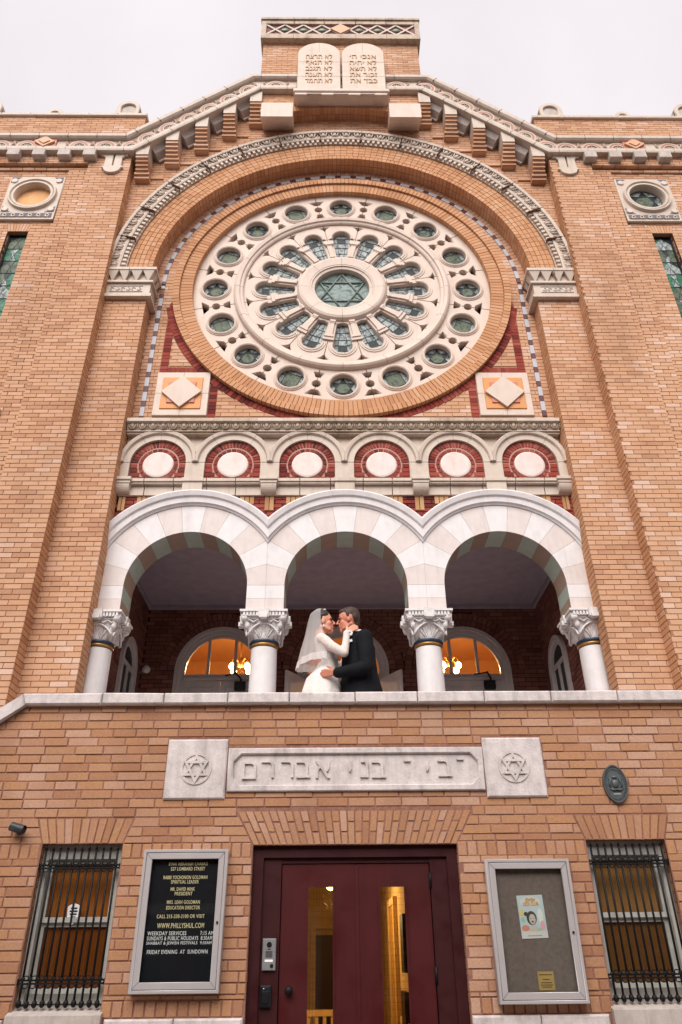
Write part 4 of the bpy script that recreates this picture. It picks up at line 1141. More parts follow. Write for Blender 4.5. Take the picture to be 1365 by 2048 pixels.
bandm = colmesh([(.158, 4.89), (.170, 4.893), (.176, 4.91), (.170, 4.928), (.158, 4.93)], 'gold_band', GOLD)
navm = colmesh([(.158, 4.926), (.178, 4.932), (.188, 4.95), (.178, 4.968), (.15, 4.975)], 'navy_band', NAVY)
YC = P2+.19
for x in (-3.067, -1.0225, 1.0225, 3.067):
    c = link('column', shaft, SYN, loc=(x, YC, 0)); link('capital', capm, c); link('gold_band', bandm, c); link('navy_band', navm, c)

# ------------------------------------------------------------------ inside of the loggia
YW = 5.0; LZ = 6.65; LX = 3.22
doors = [(-1.955, 5.545), (.0, 5.545), (1.955, 5.535)]
loops = [[(-LX-.2, FL), (LX+.2, FL), (LX+.2, LZ+.1), (-LX-.2, LZ+.1)]]
DW = .735
for x, z in doors: loops.append([(x-DW, FL+.01), (x+DW, FL+.01)]+[(x+DW*cos(a), z+DW*sin(a)) for a in [pi*i/24 for i in range(25)]])
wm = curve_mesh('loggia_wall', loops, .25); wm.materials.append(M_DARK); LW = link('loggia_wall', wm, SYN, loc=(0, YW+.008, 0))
def lw_spans(z):
    cuts = []
    for x, zz in doors:
        r = DW+.24
        if z < zz: cuts.append((x-DW, x+DW))
        elif z-zz < r: h = sqrt(r*r-(z-zz)**2); cuts.append((x-h, x+h))
    out = []; u = -LX
    for a, c in cuts:
        if a-u > .02: out.append((u, a))
        u = max(u, c)
    out.append((u, LX)); return out
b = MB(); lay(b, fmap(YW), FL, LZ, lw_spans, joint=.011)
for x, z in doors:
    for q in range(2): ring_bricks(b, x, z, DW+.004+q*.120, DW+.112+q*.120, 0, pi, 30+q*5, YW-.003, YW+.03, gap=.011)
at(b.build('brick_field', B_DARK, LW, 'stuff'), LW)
m = MB(); b = MB()
for s in (-1, 1):
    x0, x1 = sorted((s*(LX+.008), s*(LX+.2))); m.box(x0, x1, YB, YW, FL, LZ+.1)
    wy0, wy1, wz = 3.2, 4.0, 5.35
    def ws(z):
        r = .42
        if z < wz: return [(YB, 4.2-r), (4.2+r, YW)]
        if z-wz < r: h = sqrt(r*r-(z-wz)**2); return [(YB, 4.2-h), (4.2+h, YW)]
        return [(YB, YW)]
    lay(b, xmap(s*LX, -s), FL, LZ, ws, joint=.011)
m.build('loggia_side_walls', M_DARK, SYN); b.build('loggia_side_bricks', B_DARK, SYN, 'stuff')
for s in (-1, 1):
    f = MB(); X = s*LX
    def arcf(r0_, r1_, d0, d1, mb):
        for i in range(12):
            a0, a1 = pi*i/12, pi*(i+1)/12
            A_ = [(X-s*d1, 4.2+q*cos(a), 5.35+q*sin(a)) for q, a in ((r0_, a0), (r1_, a0), (r1_, a1), (r0_, a1))]
            B_ = [(X-s*d0, 4.2+q*cos(a), 5.35+q*sin(a)) for q, a in ((r0_, a0), (r1_, a0), (r1_, a1), (r0_, a1))]
            mb.hexa(A_, B_)
        for sy in (-1, 1):
            a0, a1 = sorted((4.2+sy*r0_, 4.2+sy*r1_)); xx0, xx1 = sorted((X-s*d0, X-s*d1)); mb.box(xx0, xx1, a0, a1, FL+.9, 5.35)
    arcf(.34, .42, -.02, .05, f); arcf(.28, .34, -.02, .02, f)
    xx0, xx1 = sorted((X+s*.01, X-s*.03)); f.box(xx0, xx1, 3.9, 4.5, 5.32, 5.37); f.box(xx0, xx1, 4.18, 4.22, FL+.9, 5.32)
    SW = f.build('side_window', DOORW, SYN)
    f = MB(); f.box(*sorted((X+s*.004, X+s*.008)), 3.9, 4.5, FL+.9, 5.6); f.build('pane', SG_DARK, SW)
m = MB(); m.box(-LX-.2, LX+.2, YA+.02, YW+.05, LZ, LZ+.1); m.build('loggia_ceiling', CEIL, SYN)
m = MB(); m.box(-LX, LX, YW-.06, YW-.012, LZ-.07, LZ-.002); m.box(-LX+.004, -LX+.05, YB, YW-.06, LZ-.06, LZ-.002); m.box(LX-.05, LX-.004, YB, YW-.06, LZ-.06, LZ-.002); m.build('ceiling_trim', CEIL, SYN)
m = MB(); m.box(-RI, RI, P2+.231, P2+.3, 7.0, 7.2); m.box(-3.3, 3.3, YA+.04, YA+.3, LZ+.101, 7.0); m.build('lintel_fill', M_DARK, SYN)
# fanlight doors
for k, (x, z) in enumerate(doors):
    f = MB(); y = YW+.06
    for q, (r0_, r1_, yy) in enumerate(((.68, .733, y-.07), (.625, .68, y-.03), (.575, .625, y))):
        f.sector(x, z, r0_, r1_, 0, pi, yy, y+.06, 32)
        for s in (-1, 1): a, c = sorted((x+s*r0_, x+s*r1_)); f.box(a, c, yy, y+.06, FL, z)
    TZ = z-.06
    f.box(x-.575, x+.575, y-.03, y+.06, TZ-.05, TZ); f.box(x-.575, x+.575, y-.05, y+.06, TZ-.085, TZ-.051)
    FD = f.build('fanlight_door', DOORW, SYN)
    for s in (-1, 1):
        f = MB(); f.box(x+s*.215-.022, x+s*.215+.022, y, y+.05, TZ, z+.53); f.build('mullion', DOORW, FD)
    f = MB(); f.prism([(x-.575, TZ), (x+.575, TZ)]+[(x+.575*cos(a), z+.575*sin(a)) for a in [pi*i/20 for i in range(21)]], y+.02, y+.025); f.build('pane', GLASS, FD)
    zt = TZ-.09
    for s in (-1, 1):
        f = MB()
        if k == 1:      # open leaves, swung out on to the balcony
            X = x+s*.575; a = radians(122)
            def P(u, t, z_): return (X-s*(u*cos(a)-t*sin(a)), y-.02-u*sin(a)-t*cos(a), z_)
            def pb(u0_, u1_, t0, t1, z0, z1): f.hexa([P(u0_, t0, z0), P(u1_, t0, z0), P(u1_, t0, z1), P(u0_, t0, z1)], [P(u0_, t1, z0), P(u1_, t1, z0), P(u1_, t1, z1), P(u0_, t1, z1)])
            pb(0, .56, 0, .035, FL+.02, zt)
            for z0, z1 in ((FL+.15, FL+.9), (FL+1.0, FL+1.75), (FL+1.85, zt-.12)): pb(.08, .48, -.012, 0, z0, z1)
        else:
            a, c = sorted((x+s*.004, x+s*.574)); f.box(a, c, y+.02, y+.05, FL+.02, zt)
            for z0, z1 in ((FL+.15, FL+.9), (FL+1.0, FL+1.75), (FL+1.85, zt-.1)): f.cham(a+.08, c-.08, y+.006, y+.02, z0, z1, .01)
        f.build('door_leaf', DOORW, FD)
# the lit room behind the fanlights
m = MB(); m.box(-3.6, 3.6, 9.2, 9.3, FL, 7.3); m.box(-3.7, -3.6, YW+.3, 9.3, FL, 7.3); m.box(3.6, 3.7, YW+.3, 9.3, FL, 7.3); m.box(-3.7, 3.7, YW+.27, 9.3, 7.2, 7.35); m.box(-3.7, 3.7, YW+.27, 9.3, FL-.1, FL); m.box(-3.7, 3.7, YW+.262, YW+.3, LZ+.12, 7.2)
m.box(-3.7, -LX-.1, YW+.262, YW+.3, FL, LZ+.12); m.box(LX+.1, 3.7, YW+.262, YW+.3, FL, LZ+.12)
m.build('lobby_room', ROOMW, SYN)
PEACH = plain('tile_peach', S(226,172,134,K), .5, .35, vary=.06)
# ------------------------------------------------------------------ wings with their pilasters
YP0, YP1, YBAY = P0, P0+.04, P0+.085
ZC = 13.95                       # underside of the cornice
WXc = 5.32
for s in (-1, 1):
    def X(a, c): return sorted((s*a, s*c))
    # pilaster
    m = MB(); m.box(*X(PX+.008, 4.486), YP0+.008, P1+.3, FL, ZC+.3); PIL = m.build('pilaster', M_UP, SYN)
    b = MB()
    lay(b, fmap(YP0), FL, ZC, lambda z: [tuple(X(PX, 4.49))], bond=.04*s)
    b.build('brick_field', B_UP, PIL, 'stuff')
    b = MB(); lay(b, xmap(s*PX, -s), FL, ZC, lambda z: [(YP0+.032, P1-.002)])
    b.build('side_bricks', B_SIDE, PIL, 'stuff')
    # stepped margin and window bay
    wx0, wx1 = 5.222, 5.568; wz0, wz1 = 8.16, 12.0
    loops = [[(s*4.48, FL), (s*7.4, FL), (s*7.4, 15.2), (s*4.48, 15.2)], [(s*wx0, wz0), (s*wx1, wz0), (s*wx1, wz1), (s*wx0, wz1)], circ(s*WXc, 12.885, .36, 32)]
    me = curve_mesh('wing_wall', loops, .3); me.materials.append(M_UP); WG = link('wing_wall', me, SYN, loc=(0, YBAY+.008, 0))
    b = MB()
    def bay(z):
        cuts = []
        if wz0 < z < wz1: cuts = [(wx0, wx1)]
        elif wz1 < z < wz1+.20: k = (z-wz1)/.2*.05; cuts = [(wx0-k, wx1+k)]
        elif 12.235 < z < 13.41: cuts = [(4.842, 5.798)]
        out = []; u = 4.835
        for a, c in cuts:
            if a-u > .02: out.append((u, a))
            u = c
        out.append((u, 7.3))
        return sorted(tuple(X(a, c)) for a, c in out)
    lay(b, fmap(YBAY), FL, ZC, bay)
    for i in range(8):
        x0, x1 = wx0+(wx1-wx0)*i/8+.004, wx0+(wx1-wx0)*(i+1)/8-.004; f0, f1 = wx0-.05+(wx1-wx0+.1)*i/8+.004, wx0-.05+(wx1-wx0+.1)*(i+1)/8-.004
        b.hexa([(s*x0, YBAY, wz1+.003), (s*x1, YBAY, wz1+.003), (s*f1, YBAY, wz1+.196), (s*f0, YBAY, wz1+.196)], [(s*x0, YBAY+.08, wz1+.003), (s*x1, YBAY+.08, wz1+.003), (s*f1, YBAY+.08, wz1+.196), (s*f0, YBAY+.08, wz1+.196)])
    lay(b, fmap(YP1), FL, ZC-.30, lambda z: [tuple(X(4.496, 4.83))], deep=.04, bond=.05)
    lay(b, fmap(YP0-.02), ZC-.235, ZC, lambda z: [tuple(X(4.50, 7.3))], deep=.12)
    lay(b, fmap(YP1+.01), ZC-.34, ZC-.25, lambda z: [tuple(X(4.50, 7.3))], deep=.06)
    # jambs of the tall window
    for xj, sg in ((wx0, 1), (wx1, -1)): lay(b, xmap(s*xj+s*sg*.001, s*sg), wz0, wz1, lambda z: [(YBAY+.033, YBAY+.12)], deep=.02)
    # parapet
    lay(b, fmap(YP0+.08), 14.45, 15.29, lambda z: [tuple(X(3.70, 7.3))])
    lay(b, xmap(s*3.70, -s), 14.2, 15.29, lambda z: [(YP0+.112, YP0+.55)])
    at(b.build('brick_field', B_UP, WG, 'stuff'), WG)
    m = MB(); m.box(*X(3.708, 7.4), YP0+.088, YP0+.55, 14.1, 15.29); m.build('parapet', M_UP, SYN)
    for i in range(7):
        m = MB(); a = 3.67+i*.55; m.cham(*X(a, a+.547), YP0+.03, YP0+.6, 15.292, 15.37, .01); m.build('parapet_coping', STONE, SYN)
    # acroteria: round-headed stones with a sunk panel
    for xc, w_, zt in ((4.065, .44, 15.83), (5.44, .29, 15.56), (6.7, .44, 15.83)):
        h = zt-15.37; r = min(w_/2, h)
        o_ = [(s*xc-w_/2, 15.372), (s*xc+w_/2, 15.372)]+[(s*xc+w_/2*cos(a), zt-r+r*sin(a)) for a in [pi*i/16 for i in range(17)]]
        q = w_*.31; i_ = [(s*xc-q, 15.44), (s*xc+q, 15.44)]+[(s*xc+q*cos(a), zt-r+q*.9*sin(a)) for a in [pi*i/12 for i in range(13)]]
        if h < .3: i_ = [(s*xc+q*.8*cos(a), 15.40+q*.8*sin(a)) for a in [pi*i/12 for i in range(13)]]
        me = curve_mesh('acroterion', [o_, i_], .07, .012); me.materials.append(STONE); AC = link('acroterion', me, SYN, loc=(0, YP0+.06, 0))
        m = MB(); m.prism(o_[:2]+o_[2:], YP0+.1, YP0+.30); at(m.build('back_panel', STONE_G, AC), AC)
    # pendant stone on the pilaster
    xc = s*4.05
    k = lambda x, z: (xc+x, z)
    po = [k(-.235, 14.0), k(-.235, 13.90), k(-.175, 13.90), k(-.175, 13.86), k(-.150, 13.86), k(-.150, 13.62), k(-.19, 13.60), k(-.19, 13.57), k(-.155, 13.56)]
    po += [k(.155*cos(a), 13.56+.135*sin(a)) for a in [pi+pi*i/10 for i in range(1, 10)]]
    po += [k(.155, 13.56), k(.19, 13.57), k(.19, 13.60), k(.150, 13.62), k(.150, 13.86), k(.175, 13.86), k(.175, 13.90), k(.235, 13.90), k(.235, 14.0)]
    sl = [k(-.016, 13.97), k(-.016, 13.62), k(.016, 13.62), k(.016, 13.97)]
    me = curve_mesh('pendant_stone', [po, sl], .06, .006); me.materials.append(STONE); PD = link('pendant_stone', me, SYN, loc=(0, YP0-.045, 0))
    m = MB(); m.box(xc-.02, xc+.02, YP0-.015, YP0-.005, 13.6, 13.98); at(m.build('slot', SEAM, PD), PD)
    # modillion blocks under the horizontal cornice
    for i in range(7):
        x = s*(4.47+i*.447); m = MB(); m.cham(x-.11, x+.11, YP0-.14, YP0, 13.785, ZC+.01, .008); m.build('modillion', STONE_G, SYN)
    # round window in its square stone panel
    xc = s*WXc
    sqp = [(xc-.472, 12.245), (xc+.472, 12.245), (xc+.472, 13.40), (xc-.472, 13.40)]
    me = curve_mesh('round_window', [sqp, circ(xc, 12.885, .345, 40)], .10, .008); me.materials.append(STONE); RWN = link('round_window', me, SYN, loc=(0, YBAY-.05, 0))
    def rp(o): at(o, RWN)
    m = MB(); m.lathe(xc, 12.885, [(.302, YBAY+.10), (.305, YBAY-.06), (.315, YBAY-.085), (.35, YBAY-.085), (.362, YBAY-.07), (.38, YBAY-.1), (.405, YBAY-.1), (.42, YBAY-.045)], 0, 2*pi, 48); rp(m.build('ring_moulding', STONE, RWN))
    m = MB()
    for a in (pi/4, 3*pi/4, 5*pi/4, 7*pi/4): m.lathe(xc+.545*cos(a), 12.885+.545*sin(a), [(.0001, YBAY-.072), (.05, YBAY-.07), (.058, YBAY-.05)], 0, 2*pi, 16)
    rp(m.build('corner_disc', STONE_P, RWN, 'stuff'))
    m = MB()
    for (sx, sz) in ((1, 1), (-1, 1), (1, -1), (-1, -1)):
        ex, ez = xc+sx*.448, 12.885+sz*.49 if sz > 0 else 12.885-.455
        m.prism([(ex, ez), (ex-sx*.16, ez), (ex, ez-sz*.16)], YBAY-.0535, YBAY-.04)
    rp(m.build('corner_recess', plain('panel_blue_grey', S(120,122,136,K), .8, .2) if 'panel_blue_grey' not in MATS else MATS['panel_blue_grey'], RWN, 'stuff'))
    m = MB(); m.box(xc-.43, xc+.43, YBAY-.056, YBAY-.04, 12.30, 12.40); rp(m.build('wave_ground', MATS['panel_blue_grey'], RWN))
    m = MB()
    for i in range(6):
        cx = xc-.355+i*.142; d_ = 1 if i < 3 else -1
        m.sector(cx, 12.345, .018, .034, -.6 if d_ > 0 else -.6, 4.2, YBAY-.068, YBAY-.05, 10)
        m.hexa([(cx-.065, YBAY-.068, 12.30), (cx+.065, YBAY-.068, 12.30), (cx+.02, YBAY-.068, 12.318), (cx-.02, YBAY-.068, 12.318)], [(cx-.065, YBAY-.05, 12.30), (cx+.065, YBAY-.05, 12.30), (cx+.02, YBAY-.05, 12.318), (cx-.02, YBAY-.05, 12.318)])
    rp(m.build('wave_relief', STONE, RWN, 'stuff'))
    if s < 0:
        m = MB(); m.sector(xc, 12.885, .0001, .3, 0, 2*pi-1e-5, YBAY+.045, YBAY+.06, 40); rp(m.build('boarded_panel', BOARDED, RWN))
    else:
        o = link('pane', star_pane(.3), RWN, loc=(xc, .10, 12.885))
    # tall stained window
    m = MB(); yy = YBAY+.10
    for a, c in ((wx0, wx0+.03), (wx1-.03, wx1)): m.box(*X(a, c), yy-.02, yy+.05, wz0, wz1)
    m.box(*X(wx0+.03, wx1-.03), yy-.02, yy+.05, wz1-.03, wz1)
    TWN = m.build('stained_window', BLACKM, SYN)
    rng = random.Random(11+s)
    n = 13
    for i in range(n):
        z0 = wz0+.02+(wz1-wz0-.05)*i/n; z1 = wz0+.02+(wz1-wz0-.05)*(i+1)/n-.006; xa, xb = wx0+.03, wx1-.03; xm = (xa+xb)/2
        t = MB()
        A4 = [(xa, z0), (xb, z0), (xb, z1), (xa, z1)]; k1 = xa+(xb-xa)*rng.uniform(.25, .4); k2 = xa+(xb-xa)*rng.uniform(.6, .75); zm = (z0+z1)/2
        def pn(poly, mi): t.add([(s*x, yy, z) for x, z in poly], [tuple(range(len(poly)))], m=mi)
        if i % 2:
            pn([(xa, z0), (k1, z0), (xm, zm), (k1, z1), (xa, z1)], rng.choice((0, 1))); pn([(k1, z0), (k2, z0), (xm+.03, zm), (xm, zm)], 2)
            pn([(xm, zm), (xm+.03, zm), (k2, z1), (k1, z1)], 3 if rng.random() < .5 else 2); pn([(k2, z0), (xb, z0), (xb, z1), (k2, z1), (xm+.03, zm)], rng.choice((0, 1)))
        else:
            pn([(xa, z0), (xb, z0), (xb, zm), (xm, z1), (xa, zm)], rng.choice((2, 2, 1))); pn([(xa, zm), (xm, z1), (xa, z1)], 0); pn([(xb, zm), (xb, z1), (xm, z1)], 3)
        for x_ in (k1, k2): t.tube([(s*x_, yy-.002, z0), (s*xm, yy-.002, zm), (s*x_, yy-.002, z1)], .004, 4, m=4)
        t.tube([(s*xa, yy-.003, z0), (s*xb, yy-.003, z0)], .006, 4, m=4)
        t.build('pane', [SG_TEAL, SG_GREEN, SG_PALE, SG_DARK, LEAD], TWN)
    m = MB(); m.box(*X(4.77, 5.75), YP0-.02, YBAY+.2, 8.06, 8.158); m.box(*X(4.80, 5.72), YP0+.01, YBAY+.1, 7.98, 8.06); m.build('window_sill', STONE_D, TWN)

# ------------------------------------------------------------------ main cornice, level on the wings and raking up the gable
YN = 1.54; NT = .46
zl = lambda x: ZC+max(0, min(1, (3.72-abs(x))/(3.72-1.54)))*(15.95-ZC)
pathL = [(-7.3, ZC), (-3.72, ZC), (-1.54, 15.95), (1.56, 15.95), (3.74, ZC), (7.3, ZC)]
m = MB(); m.sweep(pathL, [(0, P1+.05), (0, YN+.01), (.035, YN), (.10, YN), (.115, YN+.045), (.335, YN+.055), (.345, YN), (.375, YN-.03), (.44, YN-.035), (NT, YN-.02), (NT, P1+.05)])
COR = m.build('main_cornice', STONE, SYN)
# joints
j = MB()
def along(u, pts):
    for a, c in zip(pts, pts[1:]):
        L = hypot(c[0]-a[0], c[1]-a[1])
        if u <= L: t = u/L; return (a[0]+(c[0]-a[0])*t, a[1]+(c[1]-a[1])*t, atan2(c[1]-a[1], c[0]-a[0]))
        u -= L
TOTL = sum(hypot(c[0]-a[0], c[1]-a[1]) for a, c in zip(pathL, pathL[1:]))
u = .3
while u < TOTL-.2:
    x, z, a = along(u, pathL); t = .0025
    for n0, n1, y0 in ((0, .102, YN-.0015), (.345, NT+.001, YN-.037)):
        P = [(x-sin(a)*n+cos(a)*d_, z+cos(a)*n+sin(a)*d_) for n, d_ in ((n0, -t), (n0, t), (n1, t), (n1, -t))]
        j.prism(P, y0, YN+.05)
    u += .52
j.build('joint_lines', SEAM, COR, 'stuff')
# coloured fan ornaments along the frieze
def fan_mesh():
    t = MB(); y = 0
    t.box(-.235, .235, -.001, .01, -.108, .108, m=3)
    t.sector(0, -.10, .004, .10, .02, pi-.02, -.004, .01, 12, m=2)
    for r0_, r1_, mi, d_ in ((.168, .196, 0, -.018), (.136, .160, 1, -.022), (.104, .128, 0, -.022)):
        t.sector(0, -.10, r0_, r1_, .06, pi-.06, d_, .01, 12, m=mi)
    for i in range(5):
        a = pi*(.14+.18*i); t.sector(0, -.10, .02, .09, a-.09, a+.09, -.016, .01, 2, m=0)
    for sx in (-1, 1):
        for q in range(3): 
            t.tube([(sx*(.20+.012*q), -.008, -.10), (sx*(.205+.02*q), -.016, -.02+.02*q), (sx*(.225-.03*q+.03), -.012, .085-.02*q)], [.008, .010, .006], 5, m=(0, 2, 1)[q])
    t.box(-.235, .235, -.006, .01, -.115, -.103, m=0)
    return t.mesh('fan_ornament', [STONE, PINKT, GREENT, STONE_D])
fan = fan_mesh()
u = .25; skip = [(-.98, 1.02)]
while u < TOTL-.1:
    x, z, a = along(u, pathL); nmid = .228
    X_, Z_ = x-sin(a)*nmid, z+cos(a)*nmid
    if not (-1.05 < X_ < 1.08) and abs(abs(X_)-5.32) > .24:
        link('fan_ornament', fan, COR, loc=(X_, YN+.052, Z_), rot=(0, -a, 0), scale=(.98, 1, .98))
    u += .47
for s in (-1, 1):
    cx = s*5.32; cz = ZC+.228; t = MB(); t.box(cx-.20, cx+.20, YN+.02, YN+.06, cz-.11, cz+.11); T = t.build('diamond_plaque', PINKT, COR)
    t = MB(); q = .15; t.prism([(cx-q*1.2, cz), (cx, cz-q), (cx+q*1.2, cz), (cx, cz+q)], YN-.015, YN+.03); t.build('plaque_diamond', PEACH, T)
    t = MB(); q = .085; t.prism([(cx-q*1.2, cz), (cx, cz-q), (cx+q*1.2, cz), (cx, cz+q)], YN-.03, YN); t.build('plaque_core', PEACH, T)
# brackets under the raking cornice
for s in (-1, 1):
    for i, x in enumerate((3.555, 3.07, 2.575, 2.09, 1.615)):
        a, c = sorted((s*(x-.112), s*(x+.112))); zt = (13.90, 14.335, 14.765, 15.20, 15.60)[i]
        m = MB(); m.prism([(a, zt), (c, zt), (c, zl(c)+.004), (a, zl(a)+.004)], YN+.055, P1); BR = m.build('cornice_bracket', STONE, SYN)
        b = MB()
        for q in range(6):
            z1 = zt-.004-q*.068; z0 = z1-.056; y = YN+.075+q*.036
            e = .0 if q < 4 else .02
            b.box(a-e+.002, c+e-.002, y, P1, z0, z1); 
            b.box(a+.012, c-.012, y+.022, P1, z0-.013, z0)
        b.build('corbel_bricks', B_UP, BR, 'stuff')
        if i < 4:
            xn = (3.555, 3.07, 2.575, 2.09, 1.615)[i+1]; x0, x1 = s*(x-.115), s*(xn+.115)
            pr = [(-.19, P1-.01), (-.19, P1-.05), (-.155, P1-.055), (-.10, YN+.19), (.004, YN+.14), (.004, P1-.01)]
            pts = sorted([(x0, zl(x0)), (x1, zl(x1))]); m = MB(); m.sweep(pts, pr); m.build('cove_panel', STONE_G, SYN)
            b = MB(); z0 = zt-.30; aa, cc = sorted((x0, x1)); b.box(aa+.02, cc-.02, P1-.03, P1+.02, z0, z0+.056); b.build('corbel_course', B_UP, SYN)
# projecting panel over the segmental arch, tablets, attic
YT = 1.66; SR, SZ = 3.43, 12.065
m = MB(); pl = [(-1.53, 15.34), (-.92, 15.34)]+[(-.9+1.82*i/16, SZ+sqrt((SR+.28)**2-(-.9+1.82*i/16-.01)**2)) for i in range(17)]+[(.94, 15.34), (1.55, 15.34), (1.55, 16.1), (-1.53, 16.1)]
me = curve_mesh('tablet_panel', [pl], P1-YT); me.materials.append(M_UP); TP = link('tablet_panel', me, SYN, loc=(0, YT+.008, 0))
def tp_sp(z):
    h = z-SZ; R_ = SR+.29
    if h < R_ : 
        x = sqrt(R_*R_-h*h)
        if x < .93: return [(-1.53, -x), (x, 1.55)]
        return [(-1.53, -.92), (.94, 1.55)]
    return [(-1.53, 1.55)]
b = MB(); lay(b, fmap(YT), 15.355, 15.96, tp_sp); at(b.build('brick_field', B_UP, TP, 'stuff'), TP)
al = math.asin(.905/SR)
b = MB(); ring_bricks(b, .01, SZ, SR, SR+.285, pi/2-al, pi/2+al, 25, YT-.004, YT+.12); ring_bricks(b, .01, SZ, SR, SR+.12, pi/2-al, pi/2+al, 25, YT+.13, P1+.01)
b.build('segmental_arch_bricks', B_SIDE, SYN, 'stuff')
m = MB(); m.sector(.01, SZ, SR+.008, SR+.29, pi/2-al, pi/2+al, YT+.008, P1+.01, 12); m.build('segmental_arch_core', M_UP, SYN)
for s in (-1, 1):
    a, c = sorted((s*.90+.01, s*1.49+.01)); y0 = YN-.06
    m = MB(); m.add([(a, y0, 14.90), (c, y0, 14.90), (c, y0, 15.345), (a, y0, 15.345), (a, P1, 15.14), (c, P1, 15.14), (c, P1, 15.40), (a, P1, 15.40)], [(0, 1, 2, 3), (7, 6, 5, 4), (0, 4, 5, 1), (1, 5, 6, 2), (2, 6, 7, 3), (3, 7, 4, 0)])
    m.build('corbel_block', STONE_P, SYN)
YTB = 1.45; TS = .981; tz = lambda z: 1.62+(z-1.62)*TS
for k, (xa, xb, L) in enumerate(((-.85, .012, ['לא תרצח', 'לא תנאף', 'לא תגנב', 'לא תענה', 'לא תחמד']), (.034, .895, ['אנכי ה׳', 'לא יהיה', 'לא תשא', 'זכור את', 'כבד את']))):
    xa, xb = xa*TS, xb*TS; cx = (xa+xb)/2; r = (xb-xa)/2
    m = MB(); o_ = [(xa, tz(15.965)), (xb, tz(15.965))]+[(cx+r*cos(a), tz(17.29)+r*sin(a)) for a in [pi*i/24 for i in range(25)]]
    me = curve_mesh('law_tablet', [o_], .23, .014); me.materials.append(TABLET); T = link('law_tablet', me, SYN, loc=(0, YTB-.02, 0))
    for i, tx in enumerate(L):
        me = glyph_mesh('gilt_lettering', tx[::-1], .215, .03); me.materials.append(GILT)
        xs_ = [v.co.x for v in me.vertices]; wd = max(xs_)-min(xs_); k_ = min(1.0, .56/wd)
        for v in me.vertices: v.co.x = (v.co.x-(max(xs_)+min(xs_))/2)*(.52/wd)
        zs_ = [v.co.z for v in me.vertices]
        link('gilt_lettering', me, T, loc=(cx, -.012, tz(17.17-i*.222)-(max(zs_)+min(zs_))/2*.3))
    j = MB(); 
    for z in (16.45, 16.98): j.box(xa+.01, xb-.01, YTB-.0215, YTB, tz(z)-.002, tz(z)+.002)
    j.box(cx-.002, cx+.002, YTB-.0215, YTB, tz(17.35), tz(17.69)); at(j.build('joint_lines', SEAM, T), T)
m = MB(); m.cham(-.89, .93, YTB-.06, YT+.01, tz(15.86), tz(15.963), .015); m.box(-.85, .89, YTB-.03, YT+.01, tz(15.82), tz(15.86)); LG = m.build('tablet_ledge', STONE_P, SYN)
for x in (-.745, -.245, .265, .765):
    m = MB(); m.cham(x-.115, x+.115, YTB-.05, YTB+.06, tz(15.755), tz(15.82), .008); m.build('ledge_dentil', STONE_P, LG)
AX0, AX1 = -1.575, 1.615
m = MB(); m.box(AX0+.006, AX1-.006, YT+.008, YT+.9, 15.9, 17.95); ATT = m.build('attic_block', M_UP, SYN)
b = MB(); lay(b, fmap(YT), 16.3, 17.86, lambda z: [(AX0, -.86), (.90, AX1)] if z < 17.29 else ([(AX0, AX1)] if z > 17.72 else [(AX0, -.43-sqrt(max(0, .43**2-(z-17.29)**2))+.01), (-.43+sqrt(max(0, .43**2-(z-17.29)**2)), .465-sqrt(max(0, .43**2-(z-17.29)**2))), (.465+sqrt(max(0, .43**2-(z-17.29)**2)), AX1)]))
for X_, sg in ((AX0, -1), (AX1, 1)): lay(b, xmap(X_, sg), 16.2, 17.86, lambda z: [(YT+.032, YT+.9)])
b.build('brick_field', B_UP, ATT, 'stuff')
# attic cornice with its lattice frieze
cx0, cx1 = AX0-.05, AX1+.06; ya = YN
m = MB()
m.box(cx0+.03, cx1-.03, ya+.05, YT+1.0, 17.84, 18.44)
m.box(cx0, cx1, ya, YT+1.0, 17.82, 17.99); m.box(cx0, cx1, ya, YT+1.0, 18.40, 18.53); m.box(cx0-.02, cx1+.02, ya-.03, YT+1.0, 18.53, 18.60)
for a, c in ((cx0, cx0+.10), (cx1-.10, cx1)): m.box(a, c, ya+.001, ya+.2, 17.99, 18.40)
AC = m.build('attic_cornice', STONE_D, SYN)
n = 8; w_ = (cx1-cx0-.2)/n
la = MB(); ld = MB(); base = MB(); base.box(cx0+.1, cx1-.1, ya+.044, ya+.051, 17.99, 18.40); base.build('lattice_ground', plain('lattice_mauve', S(150,110,108,K), .8, .2), AC)
for i in range(n):
    a = cx0+.1+i*w_; c = a+w_; mid = (a+c)/2; z0, z1 = 18.0, 18.39; zm = (z0+z1)/2
    if abs(mid-(cx0+cx1)/2) < w_*.6 and False: continue
    for p, q in (((a, z0), (c, z1)), ((a, z1), (c, z0))):
        dx, dz = q[0]-p[0], q[1]-p[1]; L = hypot(dx, dz); nx, nz = -dz/L*.02, dx/L*.02
        yq = ya+.015 if p[1] == z0 else ya+.0165
        b = MB(); b.prism([(p[0]-nx, p[1]-nz), (q[0]-nx, q[1]-nz), (q[0]+nx, q[1]+nz), (p[0]+nx, p[1]+nz)], yq, ya+.046); b.build('lattice_bar', STONE, AC)
    if i: 
        if i == n//2:
            b = MB(); b.prism([(a-.21, zm), (a, zm-.19), (a+.21, zm), (a, zm+.19)], ya-.01, ya+.046); b.build('lattice_diamond', PEACH, AC)
        else:
            b = MB(); b.ball((a, ya+.035, zm), .085, .03, .06, 10, 6); b.build('lattice_boss', GREENT, AC)
j = MB()
for x in (-.95, -.32, .34, .98): j.box(x-.003, x+.003, ya-.0315, ya+.01, 18.40, 18.60); j.box(x-.003, x+.003, ya-.0015, ya+.01, 17.82, 17.99)
j.build('joint_lines', SEAM, AC)
m = MB(); m.box(-7.3, 7.3, P1+.35, 9.5, 13.9, 14.0); m.box(-3.7, 3.7, P1+.30, P1+.5, 14.0, 15.2); m.build('roof', ROOF, SYN)
